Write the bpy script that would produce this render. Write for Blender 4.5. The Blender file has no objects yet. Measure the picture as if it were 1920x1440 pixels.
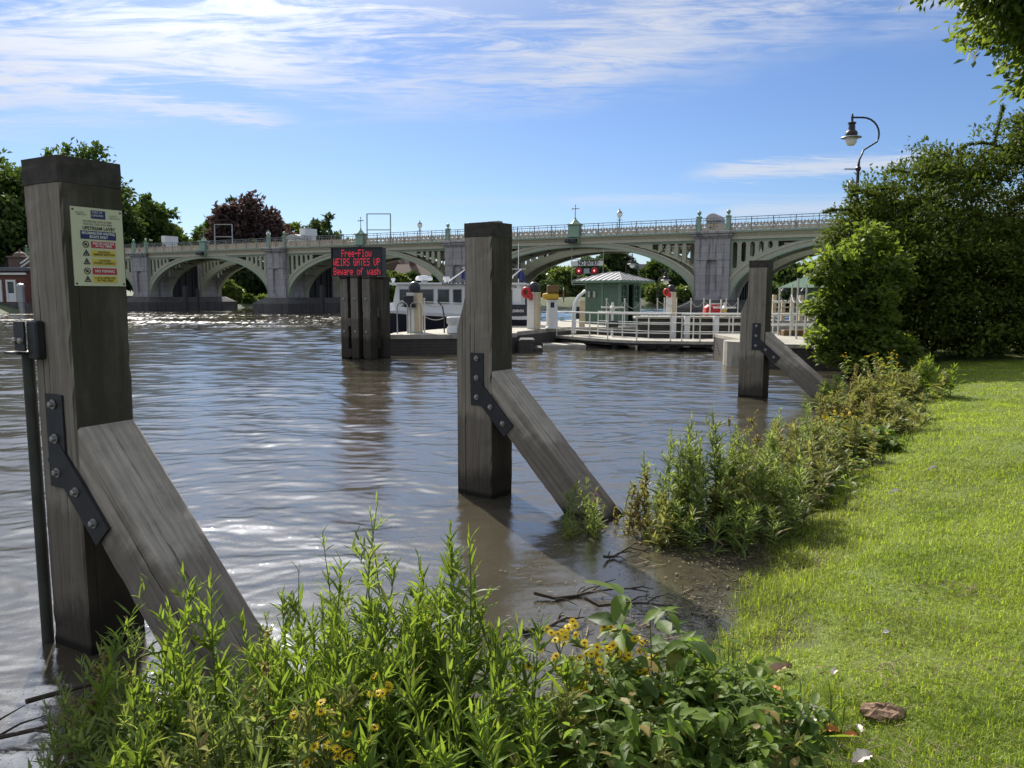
import bpy, math, random
import numpy as np
from mathutils import Vector, Matrix
R_ = math.radians
sc = bpy.context.scene
COL = sc.collection
rng = np.random.default_rng(7)
random.seed(7)

# ------------------------------------------------------------------ camera
FPX, PITCH, ROLL, CAMH = 1442.0, 0.1163, 0.002, 1.9
Fv = np.array([0, math.cos(PITCH), -math.sin(PITCH)]); U0 = np.array([0, math.sin(PITCH), math.cos(PITCH)]); R0 = np.array([1.0, 0, 0])
Rv = math.cos(ROLL)*R0 + math.sin(ROLL)*U0; Uv = -math.sin(ROLL)*R0 + math.cos(ROLL)*U0
CAM = np.array([0, 0, CAMH])
cd = bpy.data.cameras.new('camera'); cam = bpy.data.objects.new('camera', cd); COL.objects.link(cam)
cd.sensor_width = 36; cd.lens = 36*FPX/1920; cd.clip_start = 0.05; cd.clip_end = 6000
M = Matrix(((Rv[0], Uv[0], -Fv[0], 0), (Rv[1], Uv[1], -Fv[1], 0), (Rv[2], Uv[2], -Fv[2], CAMH), (0, 0, 0, 1)))
cam.matrix_world = M
sc.camera = cam
def ray(x, y): return Rv*(x-960)/FPX + Uv*(720-y)/FPX + Fv
def atz(x, y, z=0.0): d = ray(x, y); return CAM + d*((z-CAMH)/d[2])
def atY(x, y, Y): d = ray(x, y); return CAM + d*(Y/d[1])

# ------------------------------------------------------------------ sky, sun, exposure
SUN_AZ, SUN_EL = -23.0, 38.0          # degrees: azimuth from +Y (negative = left)
W = bpy.data.worlds.new('World'); sc.world = W; W.use_nodes = True
nt = W.node_tree; N = nt.nodes; Lk = nt.links
for n in list(N): N.remove(n)
def nd(t, **kw):
    n = N.new(t)
    for k, v in kw.items(): setattr(n, k, v)
    return n
def mth(op, a, b=None, c=None, clamp=False):
    n = N.new('ShaderNodeMath'); n.operation = op; n.use_clamp = clamp
    for i, v in enumerate((a, b, c)):
        if v is None: continue
        if isinstance(v, (int, float)): n.inputs[i].default_value = v
        else: Lk.new(v, n.inputs[i])
    return n.outputs[0]
SKY_STRENGTH = 0.068
out = nd('ShaderNodeOutputWorld'); bg = nd('ShaderNodeBackground'); bg.inputs['Strength'].default_value = SKY_STRENGTH
sky = nd('ShaderNodeTexSky'); sky.sky_type = 'NISHITA'; sky.sun_disc = False
sky.sun_elevation = R_(SUN_EL); sky.sun_rotation = R_(SUN_AZ); sky.altitude = 0
sky.air_density = 1.0; sky.dust_density = 0.35; sky.ozone_density = 2.6
tc = nd('ShaderNodeTexCoord'); sp = nd('ShaderNodeSeparateXYZ'); Lk.new(tc.outputs['Generated'], sp.inputs[0])
zz = mth('ADD', mth('MAXIMUM', sp.outputs[2], 0.0), 0.05)
cx = mth('DIVIDE', sp.outputs[0], zz); cy = mth('DIVIDE', sp.outputs[1], zz)
cv = nd('ShaderNodeCombineXYZ'); Lk.new(cx, cv.inputs[0]); Lk.new(cy, cv.inputs[1])
def noise(vec, scale, detail, rough, dist=0.0, scl=(1, 1, 1), rot=0.0, loc=(0, 0, 0)):
    mp = nd('ShaderNodeMapping'); mp.inputs['Scale'].default_value = scl; mp.inputs['Rotation'].default_value = (0, 0, rot); mp.inputs['Location'].default_value = loc
    Lk.new(vec, mp.inputs[0]); n = nd('ShaderNodeTexNoise')
    n.inputs['Scale'].default_value = scale; n.inputs['Detail'].default_value = detail; n.inputs['Roughness'].default_value = rough; n.inputs['Distortion'].default_value = dist
    Lk.new(mp.outputs[0], n.inputs['Vector']); return n
def ramp(v, a, b, lo=0.0, hi=1.0):
    n = nd('ShaderNodeMapRange'); n.interpolation_type = 'SMOOTHSTEP'
    n.inputs[1].default_value = a; n.inputs[2].default_value = b; n.inputs[3].default_value = lo; n.inputs[4].default_value = hi
    Lk.new(v, n.inputs[0]); return n.outputs[0]
wisp = noise(cv.outputs[0], 1.1, 9, 0.62, 0.9, (0.75, 1.7, 1), R_(-14), (3.1, 1.7, 0))
fine = noise(cv.outputs[0], 4.2, 8, 0.68, 1.4, (0.5, 1.6, 1), R_(-20), (1.1, 4.2, 0))
edge = noise(cv.outputs[0], 0.8, 4, 0.6, 0.4, (1, 1.0, 1), 0.0, (7.3, 2.2, 0))
# cloud bank: everything nearer overhead than a line that drops to the right
line = mth('ADD', cy, mth('MULTIPLY', mth('MAXIMUM', mth('ADD', cx, -0.3), 0.0), 0.72))
line = mth('ADD', line, mth('MULTIPLY', cx, 0.16))
line = mth('SUBTRACT', line, mth('MULTIPLY', mth('ADD', edge.outputs[0], -0.5), 1.5))
bank = ramp(line, 2.75, 3.85, 1.0, 0.0)
dens = mth('ADD', mth('MULTIPLY', wisp.outputs[0], 0.62), mth('MULTIPLY', fine.outputs[0], 0.48))
d1 = mth('MULTIPLY', ramp(dens, 0.43, 0.64), bank)
# thin low streaks near the horizon
lowv = noise(cv.outputs[0], 0.55, 6, 0.55, 0.5, (0.35, 1.3, 1), R_(-8), (4.5, 0.8, 0))
d2 = mth('MULTIPLY', ramp(lowv.outputs[0], 0.57, 0.74), ramp(cy, 3.6, 5.0, 0.0, 0.55))
rl_ = mth('SQRT', mth('ADD', mth('MULTIPLY', cx, cx), mth('MULTIPLY', cy, cy)))
fw = mth('ADD', rl_, mth('MULTIPLY', mth('SUBTRACT', fine.outputs[0], 0.5), 0.9))
def streak(r0, w, xa, xb, a_):
    band = ramp(mth('ABSOLUTE', mth('SUBTRACT', fw, r0)), 0.0, w, a_, 0.0)
    return mth('MULTIPLY', mth('MULTIPLY', band, ramp(cx, xa, xa+.35)), ramp(cx, xb-.35, xb, 1.0, 0.0))
st_ = mth('MAXIMUM', mth('MAXIMUM', streak(5.0, .36, 1.0, 2.5, .75), streak(3.78, .22, -2.3, -.9, .7)), mth('MAXIMUM', streak(5.9, .3, .2, 1.5, .35), streak(6.6, .7, 1.5, 4.0, .5)))
high_ = mth('MULTIPLY', mth('MULTIPLY', ramp(rl_, 1.7, 2.9, .95, 0.0), ramp(cx, -.4, 1.0, 1.0, .25)), ramp(dens, 0.25, 0.50, .55, 1.0))   # thicker veil overhead to the left
alpha = mth('MAXIMUM', mth('MAXIMUM', mth('MULTIPLY', d1, 0.92), high_), mth('MAXIMUM', mth('MULTIPLY', d2, .5), st_), clamp=True)
mx = nd('ShaderNodeMix', data_type='RGBA'); Lk.new(alpha, mx.inputs[0])
tint = nd('ShaderNodeMix', data_type='RGBA', blend_type='MULTIPLY'); tint.inputs[0].default_value = 1.0
Lk.new(sky.outputs[0], tint.inputs[6]); tint.inputs[7].default_value = (0.76, 0.89, 1.14, 1)
Lk.new(tint.outputs[2], mx.inputs[6]); 
# thin cloud scatters strongly forward: brighter round the sun
sv = nd('ShaderNodeVectorMath', operation='DOT_PRODUCT'); nv = nd('ShaderNodeVectorMath', operation='NORMALIZE'); Lk.new(tc.outputs['Generated'], nv.inputs[0]); Lk.new(nv.outputs[0], sv.inputs[0])
sv.inputs[1].default_value = (math.sin(R_(SUN_AZ))*math.cos(R_(SUN_EL)), math.cos(R_(SUN_AZ))*math.cos(R_(SUN_EL)), math.sin(R_(SUN_EL)))
glow = mth('ADD', mth('MULTIPLY', mth('POWER', mth('MAXIMUM', sv.outputs['Value'], 0.0), 40.0), 7.0), 0.95)
cc_ = nd('ShaderNodeVectorMath', operation='SCALE'); cc_.inputs[0].default_value = (7.8, 8.1, 8.9); Lk.new(glow, cc_.inputs['Scale']); Lk.new(cc_.outputs[0], mx.inputs[7])
Lk.new(mx.outputs[2], bg.inputs[0]); Lk.new(bg.outputs[0], out.inputs[0])
sd = bpy.data.lights.new('sun', 'SUN'); sd.energy = 4.8; sd.angle = R_(0.5); sd.color = (1.0, 0.93, 0.82)
sun = bpy.data.objects.new('sun', sd); COL.objects.link(sun)
sdir = Vector((math.sin(R_(SUN_AZ))*math.cos(R_(SUN_EL)), math.cos(R_(SUN_AZ))*math.cos(R_(SUN_EL)), math.sin(R_(SUN_EL))))
sun.rotation_euler = sdir.to_track_quat('Z', 'Y').to_euler(); sun.location = sdir*60
vs = sc.view_settings; vs.view_transform = 'Standard'; vs.look = 'None'; vs.exposure = 0.55; vs.gamma = 1
sc.cycles.max_bounces = 6; sc.cycles.transparent_max_bounces = 8; sc.cycles.caustics_reflective = False; sc.cycles.caustics_refractive = False

# ------------------------------------------------------------------ materials
class NT:
    def __init__(s, name):
        s.m = bpy.data.materials.new(name); s.m.use_nodes = True; s.t = s.m.node_tree
        s.b = s.t.nodes['Principled BSDF']; s.o = s.t.nodes['Material Output']
    def n(s, t, **kw):
        x = s.t.nodes.new(t)
        for k, v in kw.items(): setattr(x, k, v)
        return x
    def l(s, a, b): s.t.links.new(a, b)
    def coord(s, kind='Object', scale=(1, 1, 1), loc=(0, 0, 0), rot=(0, 0, 0)):
        if kind == 'World': src = s.n('ShaderNodeNewGeometry').outputs['Position']
        else: src = s.n('ShaderNodeTexCoord').outputs[kind]
        mp = s.n('ShaderNodeMapping'); mp.inputs['Scale'].default_value = scale; mp.inputs['Location'].default_value = loc; mp.inputs['Rotation'].default_value = rot
        s.l(src, mp.inputs[0]); return mp.outputs[0]
    def noise(s, vec, scale, detail=5, rough=.6, dist=0):
        x = s.n('ShaderNodeTexNoise'); x.inputs['Scale'].default_value = scale; x.inputs['Detail'].default_value = detail
        x.inputs['Roughness'].default_value = rough; x.inputs['Distortion'].default_value = dist
        s.l(vec, x.inputs['Vector']); return x.outputs[0]
    def ramp(s, v, stops):
        x = s.n('ShaderNodeValToRGB'); e = x.color_ramp.elements
        while len(e) < len(stops): e.new(0.5)
        for i, (p, c) in enumerate(stops):
            e[i].position = p; e[i].color = (*c, 1) if len(c) == 3 else c
        s.l(v, x.inputs[0]); return x.outputs[0]
    def rng(s, v, a, b, lo=0., hi=1.):
        x = s.n('ShaderNodeMapRange'); x.interpolation_type = 'SMOOTHSTEP'
        for i, q in enumerate((a, b, lo, hi)): x.inputs[i+1].default_value = q
        s.l(v, x.inputs[0]); return x.outputs[0]
    def mix(s, f, a, b, mode='MIX'):
        x = s.n('ShaderNodeMix', data_type='RGBA', blend_type=mode)
        for i, q in ((0, f), (6, a), (7, b)):
            if isinstance(q, (int, float)): x.inputs[i].default_value = q
            elif isinstance(q, tuple): x.inputs[i].default_value = (*q[:3], 1)
            else: s.l(q, x.inputs[i])
        return x.outputs[2]
    def math(s, op, a, b=None):
        x = s.n('ShaderNodeMath'); x.operation = op
        for i, q in enumerate((a, b)):
            if q is None: continue
            if isinstance(q, (int, float)): x.inputs[i].default_value = q
            else: s.l(q, x.inputs[i])
        return x.outputs[0]
    def bump(s, h, strength=.3, dist=.01):
        x = s.n('ShaderNodeBump'); x.inputs['Strength'].default_value = strength; x.inputs['Distance'].default_value = dist
        s.l(h, x.inputs['Height']); s.l(x.outputs[0], s.b.inputs['Normal'])
    def base(s, c):
        if isinstance(c, tuple): s.b.inputs['Base Color'].default_value = (*c, 1)
        else: s.l(c, s.b.inputs['Base Color'])
    def set(s, rough=None, metal=None, spec=None):
        if rough is not None: s.b.inputs['Roughness'].default_value = rough
        if metal is not None: s.b.inputs['Metallic'].default_value = metal
        if spec is not None: s.b.inputs['Specular IOR Level'].default_value = spec

def simple(name, c, rough=.6, var=.25, scale=6.0, metal=0., bump=.1, dirt=None):
    k = NT(name); v = k.coord('World')
    n = k.noise(v, scale, 6, .65)
    d = tuple(x*(1-var) for x in c); li = tuple(min(1, x*(1+var)) for x in c)
    col = k.ramp(n, [(.3, d), (.7, li)])
    if dirt:
        n2 = k.noise(k.coord('World', (1.5, 1.5, .35)), 2.2, 7, .7)
        col = k.mix(k.rng(n2, .52, .75), col, dirt)
    k.base(col); k.set(rough, metal)
    if bump: k.bump(n, bump, .01)
    return k.m

def wood_mat(name, dark, light, green=(.045, .042, .025), axis=2, wet=0.35, moss=.5):
    k = NT(name)
    sc_ = [14, 14, 14]; sc_[axis] = .5
    g = k.noise(k.coord('Object', tuple(sc_)), 2.2, 9, .7, .25)
    sc2 = [42, 42, 42]; sc2[axis] = .42
    cr = k.noise(k.coord('Object', tuple(sc2), (3, 1, 2)), 1.3, 3, .55, .2)
    big = k.noise(k.coord('Object', (2.5, 2.5, .8), (5, 2, 1)), 1.6, 6, .65)
    col = k.ramp(g, [(.25, dark), (.52, tuple((a+b)/2 for a, b in zip(dark, light))), (.78, light)])
    col = k.mix(k.rng(big, .42, .68, 0, moss), col, green)
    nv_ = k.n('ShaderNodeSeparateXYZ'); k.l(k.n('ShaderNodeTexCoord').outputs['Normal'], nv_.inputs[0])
    if axis == 2: col = k.mix(k.math('MULTIPLY', k.rng(nv_.outputs[0], .5, .9), k.rng(big, .2, .6, .62, .92)), col, (.034, .031, .020))   # algae, and shade painted in, darken the side away from the river
    crack = k.rng(cr, .30, .35, .92, 0)
    col = k.mix(crack, col, (.012, .010, .008))
    # tide stain: a wet band above the waterline with a ragged top
    sep = k.n('ShaderNodeSeparateXYZ'); k.l(k.n('ShaderNodeNewGeometry').outputs['Position'], sep.inputs[0])
    zz = k.math('ADD', sep.outputs[2], k.math('MULTIPLY', k.math('SUBTRACT', big, .5), -.5))
    col = k.mix(k.rng(zz, wet+.38, wet+.52, .5, 0), col, (.055, .043, .032))
    col = k.mix(k.rng(zz, wet-.22, wet-.02, .72, 0), col, (.020, .017, .012))
    col = k.mix(k.rng(sep.outputs[2], .02, .06, .9, 0), col, (.008, .007, .005))
    k.base(col); k.set(.85, 0, .25)
    k.bump(k.math('SUBTRACT', g, k.math('MULTIPLY', crack, 1.2)), .55, .008)
    return k.m

def stone_mat(name, c, row=.55, wid=1.1, stain=True, mortar=.012, dark=.6):
    k = NT(name)
    v = k.coord('Object')
    sepx = k.n('ShaderNodeSeparateXYZ'); k.l(v, sepx.inputs[0])
    cmb = k.n('ShaderNodeCombineXYZ'); k.l(k.math('ADD', sepx.outputs[0], sepx.outputs[1]), cmb.inputs[0]); k.l(sepx.outputs[2], cmb.inputs[1])
    br = k.n('ShaderNodeTexBrick'); br.inputs['Scale'].default_value = 1; br.inputs['Mortar Size'].default_value = mortar
    br.inputs['Brick Width'].default_value = wid; br.inputs['Row Height'].default_value = row; br.inputs['Bias'].default_value = 0
    br.inputs['Color1'].default_value = (*c, 1); br.inputs['Color2'].default_value = (*[x*.86 for x in c], 1); br.inputs['Mortar'].default_value = (*[x*.45 for x in c], 1)
    k.l(cmb.outputs[0], br.inputs['Vector'])
    n = k.noise(v, 3.5, 8, .7)
    col = k.mix(k.rng(n, .35, .75, 0, .45), br.outputs[0], tuple(x*.55 for x in c))
    if stain:
        st = k.noise(k.coord('Object', (2.2, 2.2, .16), (2, 3, 1)), 1.3, 6, .62)
        col = k.mix(k.rng(st, .50, .66, 0, dark), col, (.035, .034, .034))
    k.base(col); k.set(.85)
    k.bump(br.outputs[1], -.3, .01)
    return k.m

def paint(name, c, rough=.45, rust=.0, var=.12):
    k = NT(name); v = k.coord('World')
    n = k.noise(v, 4, 7, .7); st = k.noise(k.coord('World', (5, 5, .7)), 1.4, 6, .65)
    col = k.ramp(n, [(.3, tuple(x*(1-var) for x in c)), (.7, tuple(min(1, x*(1+var)) for x in c))])
    col = k.mix(k.rng(st, .55, .78, 0, .35), col, tuple(x*.45 for x in c))
    if rust: col = k.mix(k.rng(k.noise(v, 9, 6, .7), .62, .72, 0, rust), col, (.10, .045, .02))
    k.base(col); k.set(rough); k.bump(n, .06, .01)
    return k.m

def leaf_mat(name, c0, c1, trans=.45, tcol=None, rough=.45, spec=.22, c2=None):
    k = NT(name)
    a = k.n('ShaderNodeAttribute'); a.attribute_name = 'tone'
    col = k.ramp(a.outputs['Fac'], [(0., c0), (1., c1)] if c2 is None else [(0., c0), (.93, c1), (.97, c2)])
    k.base(col); k.set(rough, 0, spec)
    t = k.n('ShaderNodeBsdfTranslucent')
    tc_ = tcol or tuple(min(1, x*f) for x, f in zip(c1, (2.1, 1.9, 1.0)))
    tm = k.ramp(a.outputs['Fac'], [(0., tuple(x*.6 for x in tc_)), (1., tc_)])
    k.l(tm, t.inputs[0])
    mxs = k.n('ShaderNodeMixShader'); mxs.inputs[0].default_value = trans
    k.l(k.b.outputs[0], mxs.inputs[1]); k.l(t.outputs[0], mxs.inputs[2]); k.l(mxs.outputs[0], k.o.inputs[0])
    return k.m

def emit(name, c, strength):
    k = NT(name); k.base((.02, .005, .005)); k.b.inputs['Emission Color'].default_value = (*c, 1); k.b.inputs['Emission Strength'].default_value = strength
    return k.m

MT = {}
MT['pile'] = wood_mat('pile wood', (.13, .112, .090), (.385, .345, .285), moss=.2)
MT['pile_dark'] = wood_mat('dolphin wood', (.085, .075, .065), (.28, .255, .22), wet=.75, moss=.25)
MT['brace'] = wood_mat('brace wood', (.16, .140, .115), (.53, .475, .40), axis=0, moss=.25, wet=.18)
MT['cap'] = simple('dark wet cap timber', (.040, .035, .029), .85, .5, 14, 0, .4)
MT['iron'] = simple('black iron', (.022, .024, .028), .5, .35, 9, 0.3)
MT['bolt'] = simple('galvanised bolt', (.30, .29, .27), .5, .25, 30, .6)
MT['pipe'] = simple('mossy pipe', (.032, .034, .026), .6, .35, 8)
MT['cream'] = paint('cream paint', (.46, .43, .32))
MT['green'] = paint('pale green paint', (.23, .34, .25))
MT['ribgreen'] = paint('stone green paint', (.37, .385, .28))
MT['rail'] = paint('grey rail paint', (.20, .22, .23))
MT['lattice'] = paint('buff lattice paint', (.46, .38, .29))
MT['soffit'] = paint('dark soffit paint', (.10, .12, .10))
MT['stone'] = stone_mat('pier granite', (.40, .385, .385))
MT['footing'] = stone_mat('dark footing stone', (.10, .095, .09), .5, 1.0, True)
MT['blackgate'] = simple('black steel', (.012, .012, .014), .6, .4, 5)
MT['white'] = paint('white paint', (.66, .66, .62), .4, .15)
MT['whiteboat'] = paint('boat white', (.66, .67, .68), .3, .05, .04)
MT['navy'] = simple('navy hull', (.008, .010, .022), .25, .2, 3, 0, 0)
MT['glass'] = simple('dark glass', (.035, .045, .055), .06, .3, 2, 0, 0)
MT['flag'] = simple('navy flag', (.02, .03, .12), .8, .2)
MT['hutgreen'] = paint('hut green paint', (.075, .135, .088))
MT['huttrim'] = paint('hut trim paint', (.12, .20, .14))
MT['leadroof'] = paint('lead roof', (.36, .36, .36), .5)
MT['concrete'] = simple('quay concrete', (.34, .32, .27), .85, .25, 3, 0, .2, (.17, .16, .12))
MT['decking'] = simple('pale decking', (.36, .34, .29), .8, .3, 5, 0, .2)
MT['quaybrick'] = stone_mat('quay brick', (.075, .066, .058), .10, .28, True, .008)
MT['red'] = paint('red plastic', (.45, .02, .025), .5)
MT['yellow'] = paint('yellow paint', (.55, .36, .03), .5)
MT['brownbox'] = simple('rusty box', (.17, .10, .04), .7, .4, 20)
MT['beige'] = paint('beige paint', (.50, .42, .28), .5)
MT['black'] = simple('black paint', (.012, .012, .014), .4, .3, 8, 0, 0)
MT['steel'] = simple('grey steel', (.32, .33, .34), .4, .2, 12, .6)
MT['rope'] = simple('pale rope', (.42, .40, .36), .9, .2, 40)
MT['chain'] = simple('grey chain', (.16, .16, .16), .6, .3, 40, .3)
MT['signcream'] = simple('sign cream', (.56, .55, .38), .4, .05, 3, 0, 0)
MT['signblue'] = simple('sign navy', (.012, .018, .10), .4, .1, 3, 0, 0)
MT['signred'] = simple('sign red', (.42, .025, .05), .4, .1, 3, 0, 0)
MT['signyellow'] = simple('sign yellow', (.62, .47, .06), .4, .1, 3, 0, 0)
MT['ink'] = simple('black ink', (.012, .012, .014), .5, .1, 3, 0, 0)
MT['signwhite'] = simple('sign white', (.72, .72, .68), .4, .05, 3, 0, 0)
MT['led'] = emit('red led', (1, .04, .08), .55)
MT['redlamp'] = emit('red signal lens', (1, .03, .03), .12)
MT['redspot'] = emit('red signal core', (1, .30, .28), 1.6)
MT['globe'] = simple('frosted globe', (.85, .85, .80), .6, .02, 2, 0, 0)
MT['housebrick'] = stone_mat('red house brick', (.16, .06, .045), .09, .24, False, .006)
MT['tile'] = simple('brown roof tile', (.11, .07, .055), .8, .3, 10)
MT['slate'] = simple('slate roof', (.10, .11, .12), .7, .2, 6)
MT['bark'] = simple('bark', (.05, .042, .034), .9, .4, 12)
MT['soil'] = simple('wet bank soil', (.07, .055, .036), .8, .45, 7, 0, .5)
MT['bed'] = simple('river bed', (.06, .05, .035), .9, .3, 1)
MT['farland'] = simple('far bank turf', (.055, .075, .028), .9, .4, .6)
MT['twig'] = simple('dead twig', (.045, .034, .024), .9, .4, 30)
MT['straw'] = simple('straw debris', (.19, .15, .09), .9, .45, 30)
MT['deadleaf'] = simple('dead leaf', (.34, .24, .15), .8, .35, 25)
MT['paleleaf'] = simple('bleached leaf', (.55, .50, .42), .8, .25, 25)
MT['orangeleaf'] = simple('orange leaf', (.42, .17, .05), .8, .3, 25)
MT['barkflake'] = simple('flaking bark', (.19, .12, .075), .9, .6, 45, 0, .6)
MT['petal'] = leaf_mat('yellow petal', (.62, .40, .01), (.85, .66, .02), .4, (.9, .66, .02))
MT['purple'] = leaf_mat('purple flower', (.25, .04, .20), (.40, .10, .34), .3, (.4, .1, .34))
MT['rust'] = leaf_mat('rust seed head', (.16, .095, .045), (.33, .22, .12), .3)
MT['stem'] = simple('green stem', (.09, .13, .03), .6, .3, 20, 0, 0)
MT['brownstem'] = simple('brown stem', (.12, .07, .035), .8, .3, 20, 0, 0)
MT['willow'] = leaf_mat('willow leaf', (.04, .085, .018), (.16, .25, .04), .48, (.34, .47, .045), c2=(.26, .19, .07))
MT['willow_grey'] = leaf_mat('dull willow leaf', (.06, .095, .03), (.20, .26, .085), .45, (.40, .50, .09), c2=(.28, .20, .10))
MT['broad'] = leaf_mat('broad leaf', (.028, .062, .012), (.13, .19, .035), .40, (.30, .46, .05), .48, .18, c2=(.24, .18, .06))
MT['olive'] = leaf_mat('olive leaf', (.085, .105, .03), (.25, .26, .09), .42, (.42, .43, .10), c2=(.25, .155, .08))
MT['hedge'] = leaf_mat('yew leaf', (.010, .024, .006), (.14, .175, .028), .28, (.20, .28, .035), .6, .12)
MT['shrub'] = leaf_mat('shrub leaf', (.020, .045, .010), (.14, .19, .035), .42, (.34, .46, .05), .5, .25)
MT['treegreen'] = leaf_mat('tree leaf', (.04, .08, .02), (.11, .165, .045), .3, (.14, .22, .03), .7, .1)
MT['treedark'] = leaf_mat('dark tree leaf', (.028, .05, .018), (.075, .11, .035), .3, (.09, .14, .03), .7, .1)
MT['treepale'] = leaf_mat('pale tree leaf', (.05, .085, .02), (.15, .20, .05), .35, (.26, .34, .06))
MT['treepurple'] = leaf_mat('copper tree leaf', (.045, .034, .032), (.125, .085, .078), .3, (.13, .07, .06), .7, .1)
MT['grass'] = leaf_mat('grass blade', (.065, .125, .014), (.34, .385, .055), .5, (.56, .72, .05), .5, .3)

# water: opaque murky body with a mirror surface
k = NT('river water')
wn = k.noise(k.coord('World', (1, 1, 1)), 1.2, 4, .6)
k.base(k.ramp(wn, [(.3, (.050, .045, .031)), (.7, (.072, .064, .046))]))
k.set(.03, 0, .5)
k.b.inputs['IOR'].default_value = 1.75
# wind-ruffled reach of open river off the left arches
sw = k.n('ShaderNodeSeparateXYZ'); k.l(k.n('ShaderNodeNewGeometry').outputs['Position'], sw.inputs[0])
msk = k.math('MULTIPLY', k.math('MULTIPLY', k.rng(sw.outputs[1], 34, 52), k.rng(sw.outputs[1], 74, 88, 1, 0)), k.math('MULTIPLY', k.rng(sw.outputs[0], -62, -40), k.rng(sw.outputs[0], -18, -5, 1, 0)))
gl = k.noise(k.coord('World', (3.6, .55, 1)), 1.0, 3, .6); gb = k.noise(k.coord('World', (.12, .22, 1)), 1.0, 3, .6)
ruf = k.math('MULTIPLY', msk, k.rng(k.math('ADD', gl, k.math('MULTIPLY', k.math('SUBTRACT', gb, .5), .9)), .53, .68))
k.l(k.math('ADD', .03, k.math('MULTIPLY', ruf, .35)), k.b.inputs['Roughness'])
f1 = k.noise(k.coord('World', (1.0, 2.2, 1)), 7, 6, .68, .4); f2 = k.noise(k.coord('World', (1, 1.5, 1)), 48, 4, .65)
f3 = k.rng(k.noise(k.coord('World', (.8, 1.2, 1), (2, 5, 1)), 42, 2, .5), .61, .74)   # isolated capillary crests that catch the sun
k.bump(k.math('ADD', k.math('ADD', k.math('MULTIPLY', f1, .38), k.math('MULTIPLY', f2, .25)), k.math('MULTIPLY', f3, 1.5)), .10, .035)
MT['water'] = k.m

# ------------------------------------------------------------------ mesh helpers
def link(o, parent=None):
    COL.objects.link(o)
    if parent is not None: o.parent = parent
    return o
def T(name, label, cat, loc=(0, 0, 0), rz=0.0, group=None):
    o = bpy.data.objects.new(name, None); link(o); o.empty_display_size = .2
    o.location = loc; o.rotation_euler = (0, 0, rz); o['label'] = label; o['category'] = cat
    if group: o['group'] = group
    return o
def tag(o, label=None, cat=None, group=None, kind=None):
    for kk, v in (('label', label), ('category', cat), ('group', group), ('kind', kind)):
        if v: o[kk] = v
    return o
def dup(root, loc, rz=None, label=None, scale=None):
    r = root.copy(); COL.objects.link(r); r.location = loc
    if rz is not None: r.rotation_euler = (0, 0, rz)
    if label: r['label'] = label
    if scale is not None: r.scale = scale
    for ch in list(root.children):
        c = ch.copy(); COL.objects.link(c); c.parent = r
        for g in list(ch.children):
            d = g.copy(); COL.objects.link(d); d.parent = c
    return r

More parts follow.
